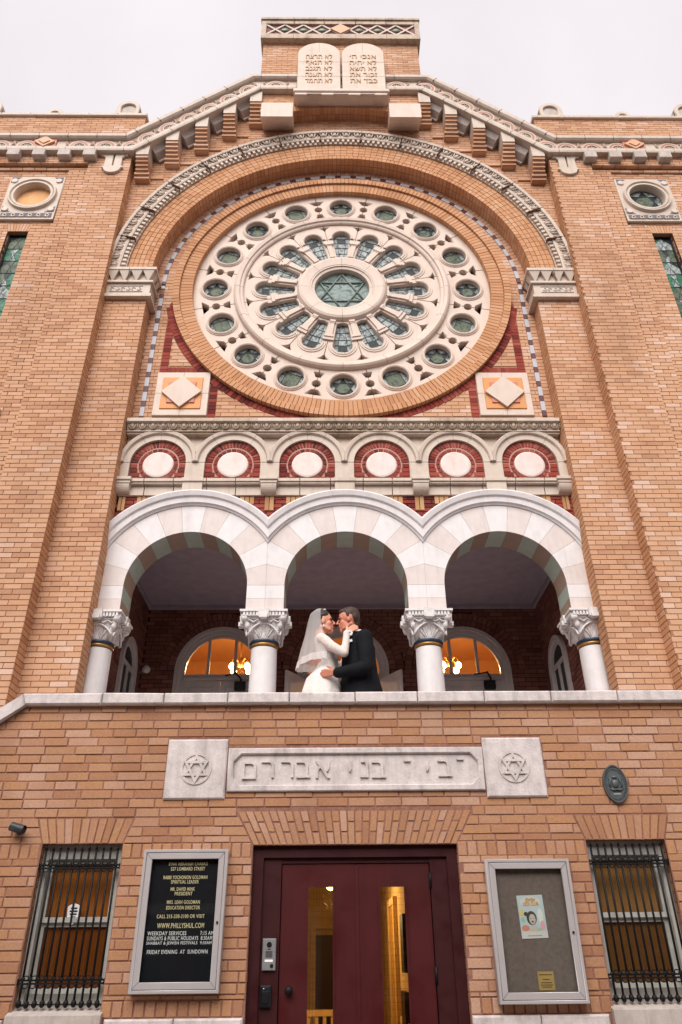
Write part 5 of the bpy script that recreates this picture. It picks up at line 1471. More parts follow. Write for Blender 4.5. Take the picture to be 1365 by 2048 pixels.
m = MB(); m.box(-7.4, 7.4, 9.4, 9.6, 0, 14.0); m.box(-7.4, -7.2, YBAY+.31, 9.4, 0, 14.0); m.box(7.2, 7.4, YBAY+.31, 9.4, 0, 14.0); m.box(-7.3, -3.75, YBAY+.01, YBAY+.3, 0, FL); m.box(3.75, 7.3, YBAY+.01, YBAY+.3, 0, FL); m.build('rear_walls', M_UP, SYN)

# ------------------------------------------------------------------ fittings on the loggia
for x in (2.27, -1.66):
    z = 5.30
    m = MB(); m.cham(x-.05, x+.12, 4.90, 4.99, z-.10, z+.03, .01); m.tube([(x+.05, 4.93, z+.03), (x+.05, 4.90, z+.07), (x-.02, 4.80, z+.12)], .014, 6); m.tube([(x-.02, 4.80, z+.12), (x-.2, 4.93, z+.13)], .012, 6); m.ball((x-.02, 4.80, z+.12), .02); m.build('door_closer', BLACKM, SYN)
e = empty('flood_lamp', (-3.1, 4.75, 5.47), 'small white spot lamp in the dark corner of the loggia', 'lamp')
m = MB(); m.tube([(0, 0, 0), (.06, -.10, -.03)], [.045, .06], 12); m.build('lamp_head', DOORW, e)
m = MB(); m.tube([(-.12, .2, .02), (-.04, .08, .02), (0, 0, 0)], .018, 8); m.build('arm', DOORW, e)
def chandelier(x, y, z, lab):
    e = empty('chandelier', (x, y, z), lab, 'chandelier', 'chandeliers in the lobby')
    m = MB(); m.tube([(0, 0, .12), (0, 0, 7.2-z)], .015, 8); m.turn(0, 0, [(.0, .0), (.05, .02), (.06, .08), (.03, .14), (.02, .2)], 16); m.build('stem', GOLD, e)
    m = MB(); m.turn(0, 0, [(.10, 7.16-z), (.09, 7.198-z), (0, 7.199-z)], 20); m.build('canopy', GOLD, e)
    for i in range(4):
        a = pi/4+i*pi/2; c, s_ = cos(a), sin(a)
        m = MB(); m.tube([(.03*c, .03*s_, .08), (.12*c, .12*s_, .16), (.2*c, .2*s_, .12), (.2*c, .2*s_, .04)], .011, 6); m.build('arm', GOLD, e)
        m = MB(); m.turn(.2*c, .2*s_, [(.0, -.08), (.045, -.06), (.058, -.02), (.04, .03), (.02, .045)], 14); m.build('shade', BULB, e)
    lampglow('chandelier_light', (x, y, z-.12), 32, (1, .58, .24), .16, e)
chandelier(-1.90, 7.0, 6.28, 'lit brass chandelier seen through the left fanlight'); chandelier(2.04, 7.0, 6.28, 'lit brass chandelier seen through the right fanlight')

# ------------------------------------------------------------------ things on the porch wall
# window grilles
def grille(s, lab):
    cx = s*2.145; e = empty('window_grille', (cx, .02, 1.33), lab, 'grille', 'iron grilles on the porch windows')
    n = 11; w_ = .56
    me = MB(); me.tube([(0, 0, .03), (0, 0, 1.03)], .0085, 8); me.tube([(0, 0, 1.03), (0, 0, 1.055)], [.012, .002], 8); me.ball((0, 0, .02), .020, .020, .026, 10, 6)
    for z in (.17, .92): me.ball((0, 0, z), .016, .016, .016, 8, 5)
    me = me.mesh('bar', BLACKM)
    for i in range(n): link('bar', me, e, loc=(-w_/2+w_*i/(n-1), 0, random.uniform(-.004, .004)))
    for z in (.145, .165, .90, .92):
        m = MB(); m.box(-.325, .325, -.012, .012, z-.006, z+.006); m.build('rail', BLACKM, e)
    cm_ = MB()
    for z, sg in ((.155, 1), (.91, 1)):
        for i in range(n-1):
            x = -w_/2+w_*(i+.5)/(n-1)
            for sx in (-1, 1):
                pts = [(x+sx*(.004+.014*sin(t)), -.012, z+.012+.022*(1-cos(t))*.6) for t in [i_*pi/5 for i_ in range(7)]]
                cm_.tube(pts, .004, 4); cm_.tube([(p[0], p[1], 2*z-p[2]) for p in pts], .004, 4)
    cm_.build('scrollwork', BLACKM, e, 'stuff')
    for sx in (-1, 1):
        for z in (.155, .91): m = MB(); m.box(sx*.318-.012, sx*.318+.012, -.012, .03, z-.02, z+.02); m.build('anchor', BLACKM, e)
    return e
grille(-1, 'black iron grille over the amber window left of the letter board'); grille(1, 'black iron grille over the tan window beside the poster case')
# notice boards
def board(x0, x1, z0, z1, back, lab, cat_name):
    e = empty(cat_name, ((x0+x1)/2, 0, z0), lab, 'notice board')
    w2 = (x1-x0)/2; h = z1-z0; dp = .085
    fo = curve_mesh('frame', [hole(-w2, w2, 0, h), hole(-w2+.022, w2-.022, .022, h-.022)], dp, .003); fo.materials.append(ALU); link('frame', fo, e, loc=(0, -dp-.004, 0))
    fi = curve_mesh('door_frame', [hole(-w2+.025, w2-.025, .025, h-.025), hole(-w2+.068, w2-.068, .07, h-.068)], .02, .003); fi.materials.append(ALU); link('door_frame', fi, e, loc=(0, -dp-.001, 0))
    m = MB(); m.box(-w2+.02, w2-.02, -.035, -.004, .02, h-.02); m.build('backboard', back, e)
    m = MB(); m.box(-w2+.066, w2-.066, -.074, -.071, .068, h-.066); m.build('glass', GLASS, e)
    m = MB(); m.lathe(w2-.045, h*.47, [(.0001, -dp-.012), (.008, -dp-.01), (.009, -dp+.002)], 0, 2*pi, 12); m.build('lock', BLACKM, e)
    for sx in (-1, 1):
        for z_, q in ((.03, 1), (h-.03, -1)):
            x = sx*(w2-.047); m = MB(); m.hexa([(x-sx*.02-.0012, -dp-.0022, z_+q*.042), (x-sx*.02+.0012, -dp-.0022, z_+q*.042), (x+sx*.02+.0012, -dp-.0022, z_), (x+sx*.02-.0012, -dp-.0022, z_)], [(x-sx*.02-.0012, -dp+.004, z_+q*.042), (x-sx*.02+.0012, -dp+.004, z_+q*.042), (x+sx*.02+.0012, -dp+.004, z_), (x+sx*.02-.0012, -dp+.004, z_)]); m.build('mitre_joint', BLACKP, e)
    return e, w2, h
e, w2, h = board(-1.632, -.988, 1.408, 2.345, FELT, 'aluminium letter board with black felt and service times left of the door', 'notice_board')
lines = [("B'NAI ABRAHAM CHABAD", 748, 250, .0, 'y', 515), ('527 LOMBARD STREET', 742, 321, 0, 'y', 450), ('RABBI YOCHONON GOLDMAN', 710, 440, 0, 'y', 580), ('SPIRITUAL LEADER', 703, 503, 0, 'y', 365), ('MR. DAVID MINK', 676, 603, 0, 'y', 318), ('PRESIDENT', 687, 665, 0, 'y', 232), ('MRS. LEAH GOLDMAN', 685, 780, 0, 'y', 432), ('EDUCATION DIRECTOR', 682, 855, 0, 'y', 440), ('CALL 215-238-2100 OR VISIT', 652, 970, 0, 'y', 625), ('WWW.PHILLYSHUL.COM', 652, 1093, 0, 'Y', 612), ('WEEKDAY SERVICES', 480, 1193, 0, 'w', 505), ('7:15 AM', 985, 1193, 0, 'w', 172), ('SUNDAYS & PUBLIC HOLIDAYS  8:30AM', 640, 1258, 0, 'w', 848), ('SHABBAT & JEWISH FESTIVALS  9:30AM', 633, 1325, 0, 'w', 848), ('FRIDAY EVENING  AT  SUNDOWN', 613, 1432, 0, 'w', 785)]
# photo crop -> board: top edge of the felt at y=190 (z h-.068), bottom y=1810 (z .07); left/right edges drift with the leaning verticals
for tx, px, py, _, c, wpx in lines:
    f = (py-190)/(1810-190); zz = (h-.068)-f*(h-.138)
    xl = 300+(150-300)*f; xr = 1145+(1035-1145)*f
    x = (-w2+.068)+(px-xl)/(xr-xl)*(2*w2-.136); wd = .97*wpx/(xr-xl)*(2*w2-.136)
    sz = .040 if c != 'Y' else .05
    me = text_mesh('lettering', tx, sz, .004, offset=.0004, spacing=1.12); me.materials.append(LETW if c == 'w' else LETY)
    xs_ = [v.co.x for v in me.vertices]; k_ = wd/(max(xs_)-min(xs_)); xm_ = (max(xs_)+min(xs_))/2
    zs_ = [v.co.z for v in me.vertices]; zk = (.0255 if c == 'w' else .0245 if c == 'y' else .033)/(max(zs_)-min(zs_)); zm_ = (max(zs_)+min(zs_))/2
    for v in me.vertices: v.co.x = (v.co.x-xm_)*k_; v.co.z = (v.co.z-zm_)*zk
    link('lettering', me, e, loc=(x, -.041, zz))
m = MB()
for i in range(58): m.box(-w2+.025, w2-.025, -.0372, -.035, .03+i*(h-.06)/58, .03+(i+.55)*(h-.06)/58)
m.build('felt_groove', FELT, e)
e, w2, h = board(1.0, 1.642, 1.325, 2.258, CORK, 'aluminium poster case with brown pinboard right of the door', 'notice_board')
# poster: flat print
PT = empty('poster', (1.318, -.036, 1.87), 'pale blue club poster with a laughing child pinned in the case', 'poster')
def flat(mb, poly, y): mb.add([(x, y, z) for x, z in poly], [tuple(range(len(poly)))])
def ell(cx, cz, rx, rz, n=24): return [(cx+rx*cos(2*pi*i/n), cz+rz*sin(2*pi*i/n)) for i in range(n)]
def pm_(nm, c): return MATS[nm] if nm in MATS else plain(nm, c, .6, .25, vary=.03)
tilt = Matrix.Rotation(radians(-1.5), 4, 'Y')
def pp(name, poly, y, mat):
    mb = MB(); flat(mb, [((tilt @ Vector((x, 0, z))).x, (tilt @ Vector((x, 0, z))).z) for x, z in poly], y); return mb.build(name, mat, PT)
m = MB(); m.box(-.098, .098, -.0032, -.001, -.142, .142); o = m.build('sheet', pm_('poster_blue', S(206,216,222)), PT); o.rotation_euler = (0, radians(-1.5), 0)
pp('white_footer', [(-.098, -.142), (.098, -.142), (.098, -.095), (-.098, -.095)], -.0036, pm_('poster_white', S(226,222,220)))
pp('title_cloud', ell(0, .098, .078, .036), -.0036, MATS['poster_white'])
for i, (cx, cz, rx, rz, c) in enumerate(((-.06, -.075, .03, .02, S(224,150,124)), (-.07, -.02, .016, .018, S(176,208,178)), (.062, .0, .02, .05, S(236,236,232)), (.07, -.06, .018, .03, S(240,180,190)), (-.075, .03, .016, .02, S(240,214,120)), (.03, -.085, .03, .012, S(176,208,178)))):
    pp('paint_splash', ell(cx, cz, rx, rz), -.0038-.0001*i, pm_('poster_c%d' % i, c))
pp('hair_print', ell(-.006, -.010, .038, .046), -.0050, pm_('poster_dark', S(84,78,76))); pp('hair_print', ell(-.045, .018, .016, .014), -.0051, MATS['poster_dark'])
pp('face_print', ell(-.002, -.018, .024, .034), -.0055, pm_('poster_grey', S(216,200,192))); pp('smile_print', ell(-.002, -.034, .009, .006), -.006, pm_('poster_mouth', S(110,80,78)))
pp('shirt_print', [(-.035, -.094), (.035, -.094), (.022, -.062), (-.022, -.062)], -.0052, MATS['poster_grey'])
pp('eye_print', ell(-.012, -.012, .004, .003), -.006, MATS['poster_dark']); pp('eye_print', ell(.01, -.012, .004, .003), -.006, MATS['poster_dark'])
for tx, z, c, wd in (('JEWISH', .112, S(206,150,70), .075), ('KIDS CLUB', .085, S(206,160,60), .115)):
    me = text_mesh('lettering', tx, .032, .001, offset=.0012); me.materials.append(pm_('poster_t%d' % int(z*1000), c))
    xs_ = [v.co.x for v in me.vertices]
    for v in me.vertices: v.co.x *= wd/(max(xs_)-min(xs_)); 
    link('lettering', me, PT, loc=(0, -.0048, z-.004), rot=(0, radians(-1.5), 0))
pp('print_line', [(-.055, -.128), (.055, -.128), (.055, -.122), (-.055, -.122)], -.004, pm_('poster_line', S(206,150,140)))
NT_ = empty('paper_notice', (1.362, -.036, 1.405), 'small mustard paper notice at the foot of the poster case', 'notice')
m = MB(); m.box(-.058, .058, -.003, -.001, 0, .115); m.build('sheet', plain('paper_mustard', S(190,158,96), .7, .2), NT_)
m = MB()
for i, (w_, z) in enumerate(((.096, .095), (.05, .066), (.08, .046), (.09, .032), (.07, .02))): m.box(-w_/2, w_/2, -.0036, -.003, z-.003, z+.003)
m.build('print', plain('ink_brown', S(96,72,44), .7, .2), NT_)
# oval plaque
e = empty('oval_plaque', (2.146, 0, 2.82), 'grey-green oval metal plaque with a raised coat of arms', 'plaque')
m = MB(); A_, C_ = .10, .145
def oval(k, n=40): return [(A_*k*cos(2*pi*i/n), C_*k*sin(2*pi*i/n)*(1+.04*abs(sin(2*pi*i/n))**6)) for i in range(n)]
m.prism(oval(1), -.018, .0); m.build('plate', BRONZE, e)
me = curve_mesh('rim', [oval(1), oval(.9)], .012, .002); me.materials.append(BRONZE); link('rim', me, e, loc=(0, -.026, 0))
for i in range(44):
    a = 2*pi*i/44; 
    if i == 0: t = MB(); t.box(-.0035, .0035, -.004, .004, -.007, .007); dm = t.mesh('rim_letter', BRONZE)
    link('rim_letter', dm, e, loc=(A_*.82*cos(a), -.02, C_*.82*sin(a)), rot=(0, -a+pi/2, 0))
m = MB(); m.ball((0, -.02, .0), .03, .012, .034); m.tube([(-.055, -.02, -.035), (-.03, -.026, -.05), (0, -.028, -.046), (.03, -.026, -.05), (.055, -.02, -.035)], .007, 6)
for sx in (-1, 1): m.tube([(sx*.045, -.02, -.03), (sx*.05, -.026, .0), (sx*.038, -.026, .03), (sx*.05, -.02, .045)], .008, 6); m.ball((sx*.038, -.024, .04), .009)
m.ball((0, -.022, .05), .022, .01, .012); m.build('coat_of_arms', BRONZE, e)
m = MB(); m.box(-.03, .03, -.021, -.016, -.085, -.073); m.build('name_bar', pm_('plaque_wear', S(150,150,140)), e)
for z in (.138, -.142): m = MB(); m.ball((0, -.02, z), .007); m.build('screw', BLACKM, e)
# security camera
e = empty('security_camera', (-2.655, 0, 2.50), 'small black bullet security camera near the top of the left window', 'camera')
m = MB(); m.lathe(0, 0, [(.0001, -.02), (.028, -.02), (.032, 0)], 0, 2*pi, 16); m.build('mount', BLACKP, e)
m = MB(); m.tube([(0, -.015, 0), (.01, -.04, .002)], .012, 8); m.build('neck', BLACKP, e)
m = MB(); m.tube([(-.055, -.06, .018), (.045, -.075, -.012)], .028, 14); m.build('housing', plain('camera_grey', S(52,54,58), .4, .4), e)
m = MB(); m.tube([(.043, -.0745, -.0115), (.055, -.0765, -.015)], [.024, .022], 14); m.build('lens', BLACKP, e)
m = MB(); m.tube([(-.05, -.06, .026), (.06, -.0765, -.006)], [.031, .033], 14, caps=False); m.build('hood', MATS['camera_grey'], e)
# intercom and black box on the door frame
e = empty('door_intercom', (-.652, .075, 1.54), 'steel video intercom panel on the red door frame', 'intercom')
m = MB(); m.cham(-.05, .05, -.02, 0, 0, .205, .005); m.build('panel', STEEL, e)
m = MB(); m.lathe(0, .165, [(.0001, -.026), (.016, -.026), (.019, -.021)], 0, 2*pi, 18); m.build('camera_eye', BLACKM, e)
m = MB()
for i in range(6): m.box(-.025, .025, -.0215, -.0195, .085+i*.007, .088+i*.007)
m.box(-.013, .013, -.0212, -.0195, .133, .138)
m.build('speaker_grille', BLACKM, e)
m = MB(); m.box(-.03, .03, -.0222, -.0195, .055, .07); m.build('name_label', LETW, e)
m = MB(); m.lathe(.022, .03, [(.0001, -.028), (.010, -.027), (.013, -.0195)], 0, 2*pi, 16); m.build('call_button', BLACKM, e)
e = empty('key_reader', (-.668, .075, 1.315), 'black plastic key reader box below the intercom', 'reader')
m = MB(); m.cham(-.04, .04, -.035, 0, 0, .135, .012); m.build('housing', BLACKP, e)
m = MB(); m.cham(-.03, .03, -.042, -.034, .02, .1, .006); m.build('cover', BLACKM, e)
m = MB(); m.ball((-.012, -.036, .115), .004); m.build('indicator', LETW, e)
# tie holes left in the brickwork
# ------------------------------------------------------------------ the couple on the balcony
SKIN = plain('skin', S(224,160,134,.85), .5, .35, vary=.05, scale=30)
SKIN_G = plain('skin_groom', S(214,140,114,.85), .5, .35, vary=.05, scale=30)
HAIRB = plain('hair_dark_brown', S(42,28,24), .45, .4, vary=.25, scale=60)
HAIRG = plain('hair_brown', S(60,41,33), .5, .4, vary=.25, scale=60)
SUIT = plain('suit_navy_black', S(17,18,23), .8, .15, vary=.2, scale=8, bump=1, bscale=13)
DRESS = plain('dress_satin', S(240,233,228,.84), .6, .25, vary=.07, scale=55, bump=.6, bscale=60)
LACE = plain('dress_lace', S(236,220,212,.84), .8, .15, vary=.16, scale=60, bump=.5, bscale=80)
SHIRT = plain('shirt_white', S(236,236,240,.86), .6, .3)
LIPS = plain('lips', S(170,84,80), .4, .4); EYE = plain('eye_dark', S(40,28,26), .3, .5)
def veil_mat(name, op):
    m, t, b = base_mat(name, .8, .2); b.inputs['Base Color'].default_value = S(244,238,236,.9)
    tr = node(t, 'ShaderNodeBsdfTransparent'); tl = node(t, 'ShaderNodeBsdfTranslucent'); tl.inputs[0].default_value = S(244,238,236,.9)
    m1 = node(t, 'ShaderNodeMixShader'); m1.inputs[0].default_value = .35; t.links.new(b.outputs[0], m1.inputs[1]); t.links.new(tl.outputs[0], m1.inputs[2])
    m2 = node(t, 'ShaderNodeMixShader'); m2.inputs[0].default_value = op; t.links.new(tr.outputs[0], m2.inputs[1]); t.links.new(m1.outputs[0], m2.inputs[2])
    t.links.new(m2.outputs[0], t.nodes['Material Output'].inputs[0]); return m
VEIL = veil_mat('veil_tulle', .44); VEIL2 = veil_mat('veil_lace', .72)
def hairy(m):
    t = m.node_tree; b = t.nodes['Principled BSDF']; g = node(t, 'ShaderNodeNewGeometry'); mp = node(t, 'ShaderNodeMapping'); mp.inputs['Scale'].default_value = (60, 320, 90)
    n = node(t, 'ShaderNodeTexNoise'); n.inputs['Scale'].default_value = 1; n.inputs['Detail'].default_value = 3; t.links.new(g.outputs['Position'], mp.inputs[0]); t.links.new(mp.outputs[0], n.inputs['Vector'])
    bp = node(t, 'ShaderNodeBump'); bp.inputs['Strength'].default_value = 1; bp.inputs['Distance'].default_value = .006; t.links.new(n.outputs['Fac'], bp.inputs['Height']); t.links.new(bp.outputs[0], b.inputs['Normal'])
hairy(HAIRB); hairy(HAIRG)
for m in (SKIN, SKIN_G):
    b_ = m.node_tree.nodes['Principled BSDF']; b_.inputs['Subsurface Weight'].default_value = .25; b_.inputs['Subsurface Radius'].default_value = (.02, .008, .004); b_.inputs['Subsurface Scale'].default_value = 1
class Flesh:
    """overlapping rounded volumes melted into one continuous skin"""
    def __init__(s): s.mb = MB()
    def cap(s, p, q, r0_, r1_, n=14):
        p, q = Vector(p), Vector(q); s.mb.tube([p, q], [r0_, r1_], n); s.mb.ball(p, r0_, n=n, k=8); s.mb.ball(q, r1_, n=n, k=8); return s
    def chain(s, pts, rs):
        for a, c, ra, rc in zip(pts, pts[1:], rs, rs[1:]): s.cap(a, c, ra, rc)
        return s
    def ell(s, c, rx, ry, rz, rot=None): s.mb.ball(c, rx, ry, rz, 18, 12, rot=rot); return s
    def loft(s, rings, n=28, pleat=0):
        """rings (z, cx, cy, rx, ry), closed at both ends"""
        vs = []
        for z, cx, cy, rx, ry in rings: vs += [(cx+rx*(1+pleat*max(0, min(1, (4.0-z)/.4))*cos(9*2*pi*j_/n+z*3))*cos(2*pi*j_/n), cy+ry*(1+pleat*max(0, min(1, (4.0-z)/.4))*cos(9*2*pi*j_/n+z*3))*sin(2*pi*j_/n), z) for j_ in range(n)]
        k = len(rings); fs = [(i*n+j_, i*n+(j_+1) % n, (i+1)*n+(j_+1) % n, (i+1)*n+j_) for i in range(k-1) for j_ in range(n)]
        fs += [tuple(range(n-1, -1, -1)), tuple(range((k-1)*n, k*n))]; s.mb.add(vs, fs); return s
    def melt(s, name, mat, parent, vox=.008, smooth=6):
        me = s.mb.mesh(name, mat); o = bpy.data.objects.new('tmp', me); COL.objects.link(o)
        bm = bmesh.new(); bm.from_mesh(me); bmesh.ops.remove_doubles(bm, verts=bm.verts, dist=1e-6); bmesh.ops.recalc_face_normals(bm, faces=bm.faces); bm.to_mesh(me); bm.free()
        r = o.modifiers.new('r', 'REMESH'); r.mode = 'VOXEL'; r.voxel_size = vox
        q = o.modifiers.new('s', 'SMOOTH'); q.iterations = smooth; q.factor = .5
        dg = bpy.context.evaluated_depsgraph_get(); dg.update()
        m2 = bpy.data.meshes.new_from_object(o.evaluated_get(dg)); m2.name = name
        bpy.data.objects.remove(o); bpy.data.meshes.remove(me)
        m2.materials.clear(); m2.materials.append(mat)
        m2.polygons.foreach_set('use_smooth', [True]*len(m2.polygons)); m2.update()
        b_ = bpy.data.objects.new(name, m2); COL.objects.link(b_); setparent(b_, parent); return b_
def head(F, c, f, tilt, w=1.0):
    """face looks along f*X; tilt > 0 lifts the chin"""
    R = Matrix.Rotation(-f*tilt, 3, 'Y'); c = Vector(c)
    def T(x, y, z): return c+R @ Vector((f*x, y, z))
    F.ell(T(-.012, 0, .035), .100, .077*w, .098, R); F.ell(T(.022, 0, -.045), .066, .060*w, .072, R)
    F.cap(T(.06, 0, -.092), T(.058, 0, -.100), .028, .026); F.cap(T(.045, .03, -.085), T(-.03, .058*w, -.055), .022, .022); F.cap(T(.045, -.03, -.085), T(-.03, -.058*w, -.055), .022, .022)
    F.cap(T(.088, 0, .018), T(.108, 0, -.020), .008, .0125); F.ell(T(.098, 0, -.026), .012, .017, .009, R)
    for s_ in (-1, 1):
        F.ell(T(.046, s_*.034, -.024), .032, .026, .030, R); F.ell(T(.072, s_*.034, .026), .018, .026, .010, R); F.ell(T(-.008, s_*.077*w, -.004), .020, .010, .032, R)
    F.ell(T(.082, 0, -.054), .013, .022, .007, R); F.ell(T(.079, 0, -.066), .013, .020, .008, R)
    return T
def hand(F, wrist, palm_dir, across, curl, L=.095, sgn=1, spread=.010):
    """palm and five fingers; palm_dir along the hand, across to the little finger, curl = where the fingertips bend"""
    w_ = Vector(wrist); d = Vector(palm_dir).normalized(); a = (Vector(across)-d*Vector(across).dot(d)).normalized(); c = Vector(curl).normalized()
    for k in (-1.5, -.5, .5, 1.5): F.cap(w_+d*.005+a*k*.010, w_+d*.078+a*k*.0175, .0155, .0115)
    for k, l in ((-1.5, .062), (-.5, .074), (.5, .069), (1.5, .052)):
        p0 = w_+d*.078+a*k*.0185; p1 = p0+(d*.92+c*.25+a*k*.05).normalized()*l*.45; p2 = p1+(d*.7+c*.65).normalized()*l*.32; p3 = p2+(d*.45+c*.9).normalized()*l*.25
        F.chain([p0, p1, p2, p3], [.0098, .0088, .0080, .0070])
    t0 = w_+d*.022-a*.024; t1 = t0+(d*.6-a*.75+c*.1).normalized()*.038; t2 = t1+(d*.85-a*.3+c*.3).normalized()*.032
    F.chain([t0, t1, t2], [.014, .0105, .0085])

# --- bride
E1 = empty('person', (-.27, .58, FL), 'bride in white lace gown and long veil kissing on the balcony', 'person', 'wedding couple on the balcony')
F = Flesh(); hc = (-.263, .592, 4.497)
T = head(F, hc, 1, radians(8), .95)
F.chain([(-.285, .59, 4.44), (-.295, .58, 4.33)], [.050, .055])
F.loft([(2.95, -.25, .58, .09, .13), (3.6, -.26, .58, .14, .17), (3.85, -.255, .58, .13, .165), (4.05, -.235, .58, .085, .115), (4.22, -.235, .58, .10, .135), (4.31, -.275, .58, .07, .14), (4.345, -.285, .58, .04, .08)])
F.chain([(-.275, .425, 4.275), (-.065, .370, 4.105), (-.038, .415, 4.315)], [.036, .030, .024])
F.chain([(-.275, .735, 4.275), (-.10, .83, 4.12), (.02, .79, 4.30)], [.044, .034, .025])
hand(F, (-.036, .418, 4.322), (.72, .12, .62), (.55, -.15, -.75), (.4, .8, .1)); hand(F, (.022, .79, 4.305), (.8, -.3, .4), (.4, .2, -.8), (.3, -.9, .1))
F.cap((-.26, .52, 3.0), (-.22, .52, 2.90), .05, .045); F.cap((-.22, .52, 2.89), (-.10, .52, 2.875), .036, .025); F.cap((-.26, .66, 3.0), (-.22, .66, 2.90), .05, .045); F.cap((-.22, .66, 2.89), (-.10, .66, 2.875), .036, .025)
F.melt('body', SKIN, E1, .0055, 5)
G = Flesh()
for q in ((-.045, 0, .055), (-.055, 0, .02)): G.ell(T(*q), .088, .080, .085)
G.ell(T(-.012, 0, .092), .084, .068, .054); G.ell(T(.0, 0, .07), .072, .079, .05); G.ell(T(-.115, 0, -.012), .05, .055, .05); G.cap(T(-.03, -.068, .03), T(-.07, -.05, -.05), .022, .02); G.cap(T(-.03, .068, .03), T(-.07, .05, -.05), .022, .02)
G.melt('hair', HAIRB, E1, .006, 4)
G = Flesh()
rings = [(2.87, -.27, .60, .30, .235), (3.2, -.275, .60, .265, .225), (3.55, -.278, .595, .225, .215), (3.77, -.282, .59, .197, .20), (3.90, -.272, .585, .165, .182), (4.00, -.235, .58, .112, .14), (4.06, -.220, .58, .096, .125), (4.15, -.222, .58, .108, .142), (4.23, -.228, .58, .116, .148), (4.285, -.258, .58, .088, .150), (4.315, -.275, .58, .072, .13)]
G.loft(rings, 72, .05); G.melt('dress', DRESS, E1, .009, 4)
G = Flesh()
G.chain([(-.282, .43, 4.272), (-.17, .385, 4.165), (-.062, .366, 4.098), (-.046, .39, 4.21), (-.037, .416, 4.322)], [.054, .048, .042, .037, .031])
G.chain([(-.282, .735, 4.272), (-.10, .835, 4.11), (.02, .79, 4.30)], [.054, .042, .031]); G.loft([(4.235, -.245, .58, .104, .155), (4.29, -.262, .58, .092, .165), (4.325, -.278, .58, .076, .12), (4.345, -.284, .58, .060, .072)])
G.ell((-.037, .416, 4.325), .036, .036, .016)
G.melt('lace_sleeves', LACE, E1, .007, 3)
m = MB()
m.ball(T(.094, 0, -.061), .010, .020, .0085); setparent(m.build('lips', LIPS), E1)
for s_ in (-1, 1): m = MB(); m.ball(T(.083, s_*.034, .010), .008, .013, .004); m.tube([T(.088, s_*.018, .033), T(.084, s_*.036, .038), T(.072, s_*.052, .032)], .0035, 5); setparent(m.build('eye', EYE), E1)
m = MB(); m.ball(T(-.004, -.08, -.046), .007); m.ball(T(-.004, -.08, -.062), .009, .009, .012); setparent(m.build('earring', SHIRT), E1)
# veil: gathered at the comb, falling down the back to a lace hem
def veil_pt(v, ph):
    keys = [(0, 4.640, -.262, .018, .02), (.05, 4.632, -.300, .045, .055), (.14, 4.58, -.315, .085, .095), (.25, 4.49, -.318, .105, .105), (.45, 4.35, -.306, .140, .15), (.7, 4.19, -.288, .195, .185), (1, 4.005, -.285, .232, .20)]
    for a, c in zip(keys, keys[1:]):
        if v <= c[0]+1e-9:
            t = (v-a[0])/(c[0]-a[0]); z, cx, rx, ry = [a[i]+(c[i]-a[i])*t for i in range(1, 5)]; break
    k = 1+.045*v*cos(11*ph)+.03*v*sin(7*ph+1)
    return (cx-rx*k*cos(ph), .585-ry*k*sin(ph), z+.008*v*sin(5*ph)+.045*v*abs(sin(ph)))
def veil_sheet(v0, v1, nv, nu, off=0):
    vs = []
    for i in range(nv+1):
        for j_ in range(nu+1):
            ph = radians(-104)+radians(208)*j_/nu; x, y, z = veil_pt(v0+(v1-v0)*i/nv, ph); vs.append((x-off*cos(ph), y-off*sin(ph), z))
    q = MB(); q.add(vs, [(i*(nu+1)+j_, i*(nu+1)+j_+1, (i+1)*(nu+1)+j_+1, (i+1)*(nu+1)+j_) for i in range(nv) for j_ in range(nu)], smooth=True); return q
setparent(veil_sheet(0, 1, 36, 72).build('veil', VEIL), E1)
q = MB(); nu = 96; vs = []
for i in range(7):
    for j_ in range(nu+1):
        ph = radians(-104)+radians(208)*j_/nu; x, y, z = veil_pt(.88+.12*i/6, ph)
        o_ = .003*sin(j_*.9)*(i/6)+.003; vs.append((x-o_*cos(ph), y-o_*sin(ph), z-(.007*abs(sin(j_*.55)) if i == 6 else 0)))
q.add(vs, [(i*(nu+1)+j_, i*(nu+1)+j_+1, (i+1)*(nu+1)+j_+1, (i+1)*(nu+1)+j_) for i in range(6) for j_ in range(nu)], smooth=True); setparent(q.build('veil_hem', VEIL2), E1)
m = MB(); m.tube([(-.255, .545, 4.625), (-.250, .585, 4.642), (-.255, .625, 4.625)], .011, 8); setparent(m.build('comb', SHIRT), E1)

# --- groom
E2 = empty('person', (.1, .58, FL), 'groom in dark suit holding the bride on the balcony', 'person', 'wedding couple on the balcony')
F = Flesh(); hc = (-.022, .570, 4.508)
T = head(F, hc, -1, radians(-4), 1.04)
F.chain([(.012, .575, 4.43), (.055, .58, 4.33)], [.060, .066])
F.loft([(3.70, .11, .58, .13, .17), (3.95, .09, .58, .12, .16), (4.2, .085, .58, .125, .17), (4.3, .075, .58, .09, .17), (4.35, .065, .58, .05, .09)])
F.chain([(.13, .39, 4.27), (.135, .345, 3.96), (-.145, .372, 3.905)], [.05, .042, .030]); F.chain([(.10, .77, 4.27), (.02, .84, 4.0), (-.12, .80, 3.90)], [.05, .042, .030])
hand(F, (-.15, .372, 3.905), (-1, .02, .03), (.05, .25, -1), (-.3, .9, -.1)); hand(F, (-.12, .80, 3.90), (-1, -.15, 0), (0, -.2, -1), (-.3, -.9, 0))
for y in (.49, .67): F.chain([(.11, y, 3.72), (.10, y, 3.32), (.125, y, 2.95)], [.09, .062, .045]); F.cap((.13, y, 2.90), (-.06, y, 2.885), .042, .035)
F.melt('body', SKIN_G, E2, .0055, 5)
G = Flesh()
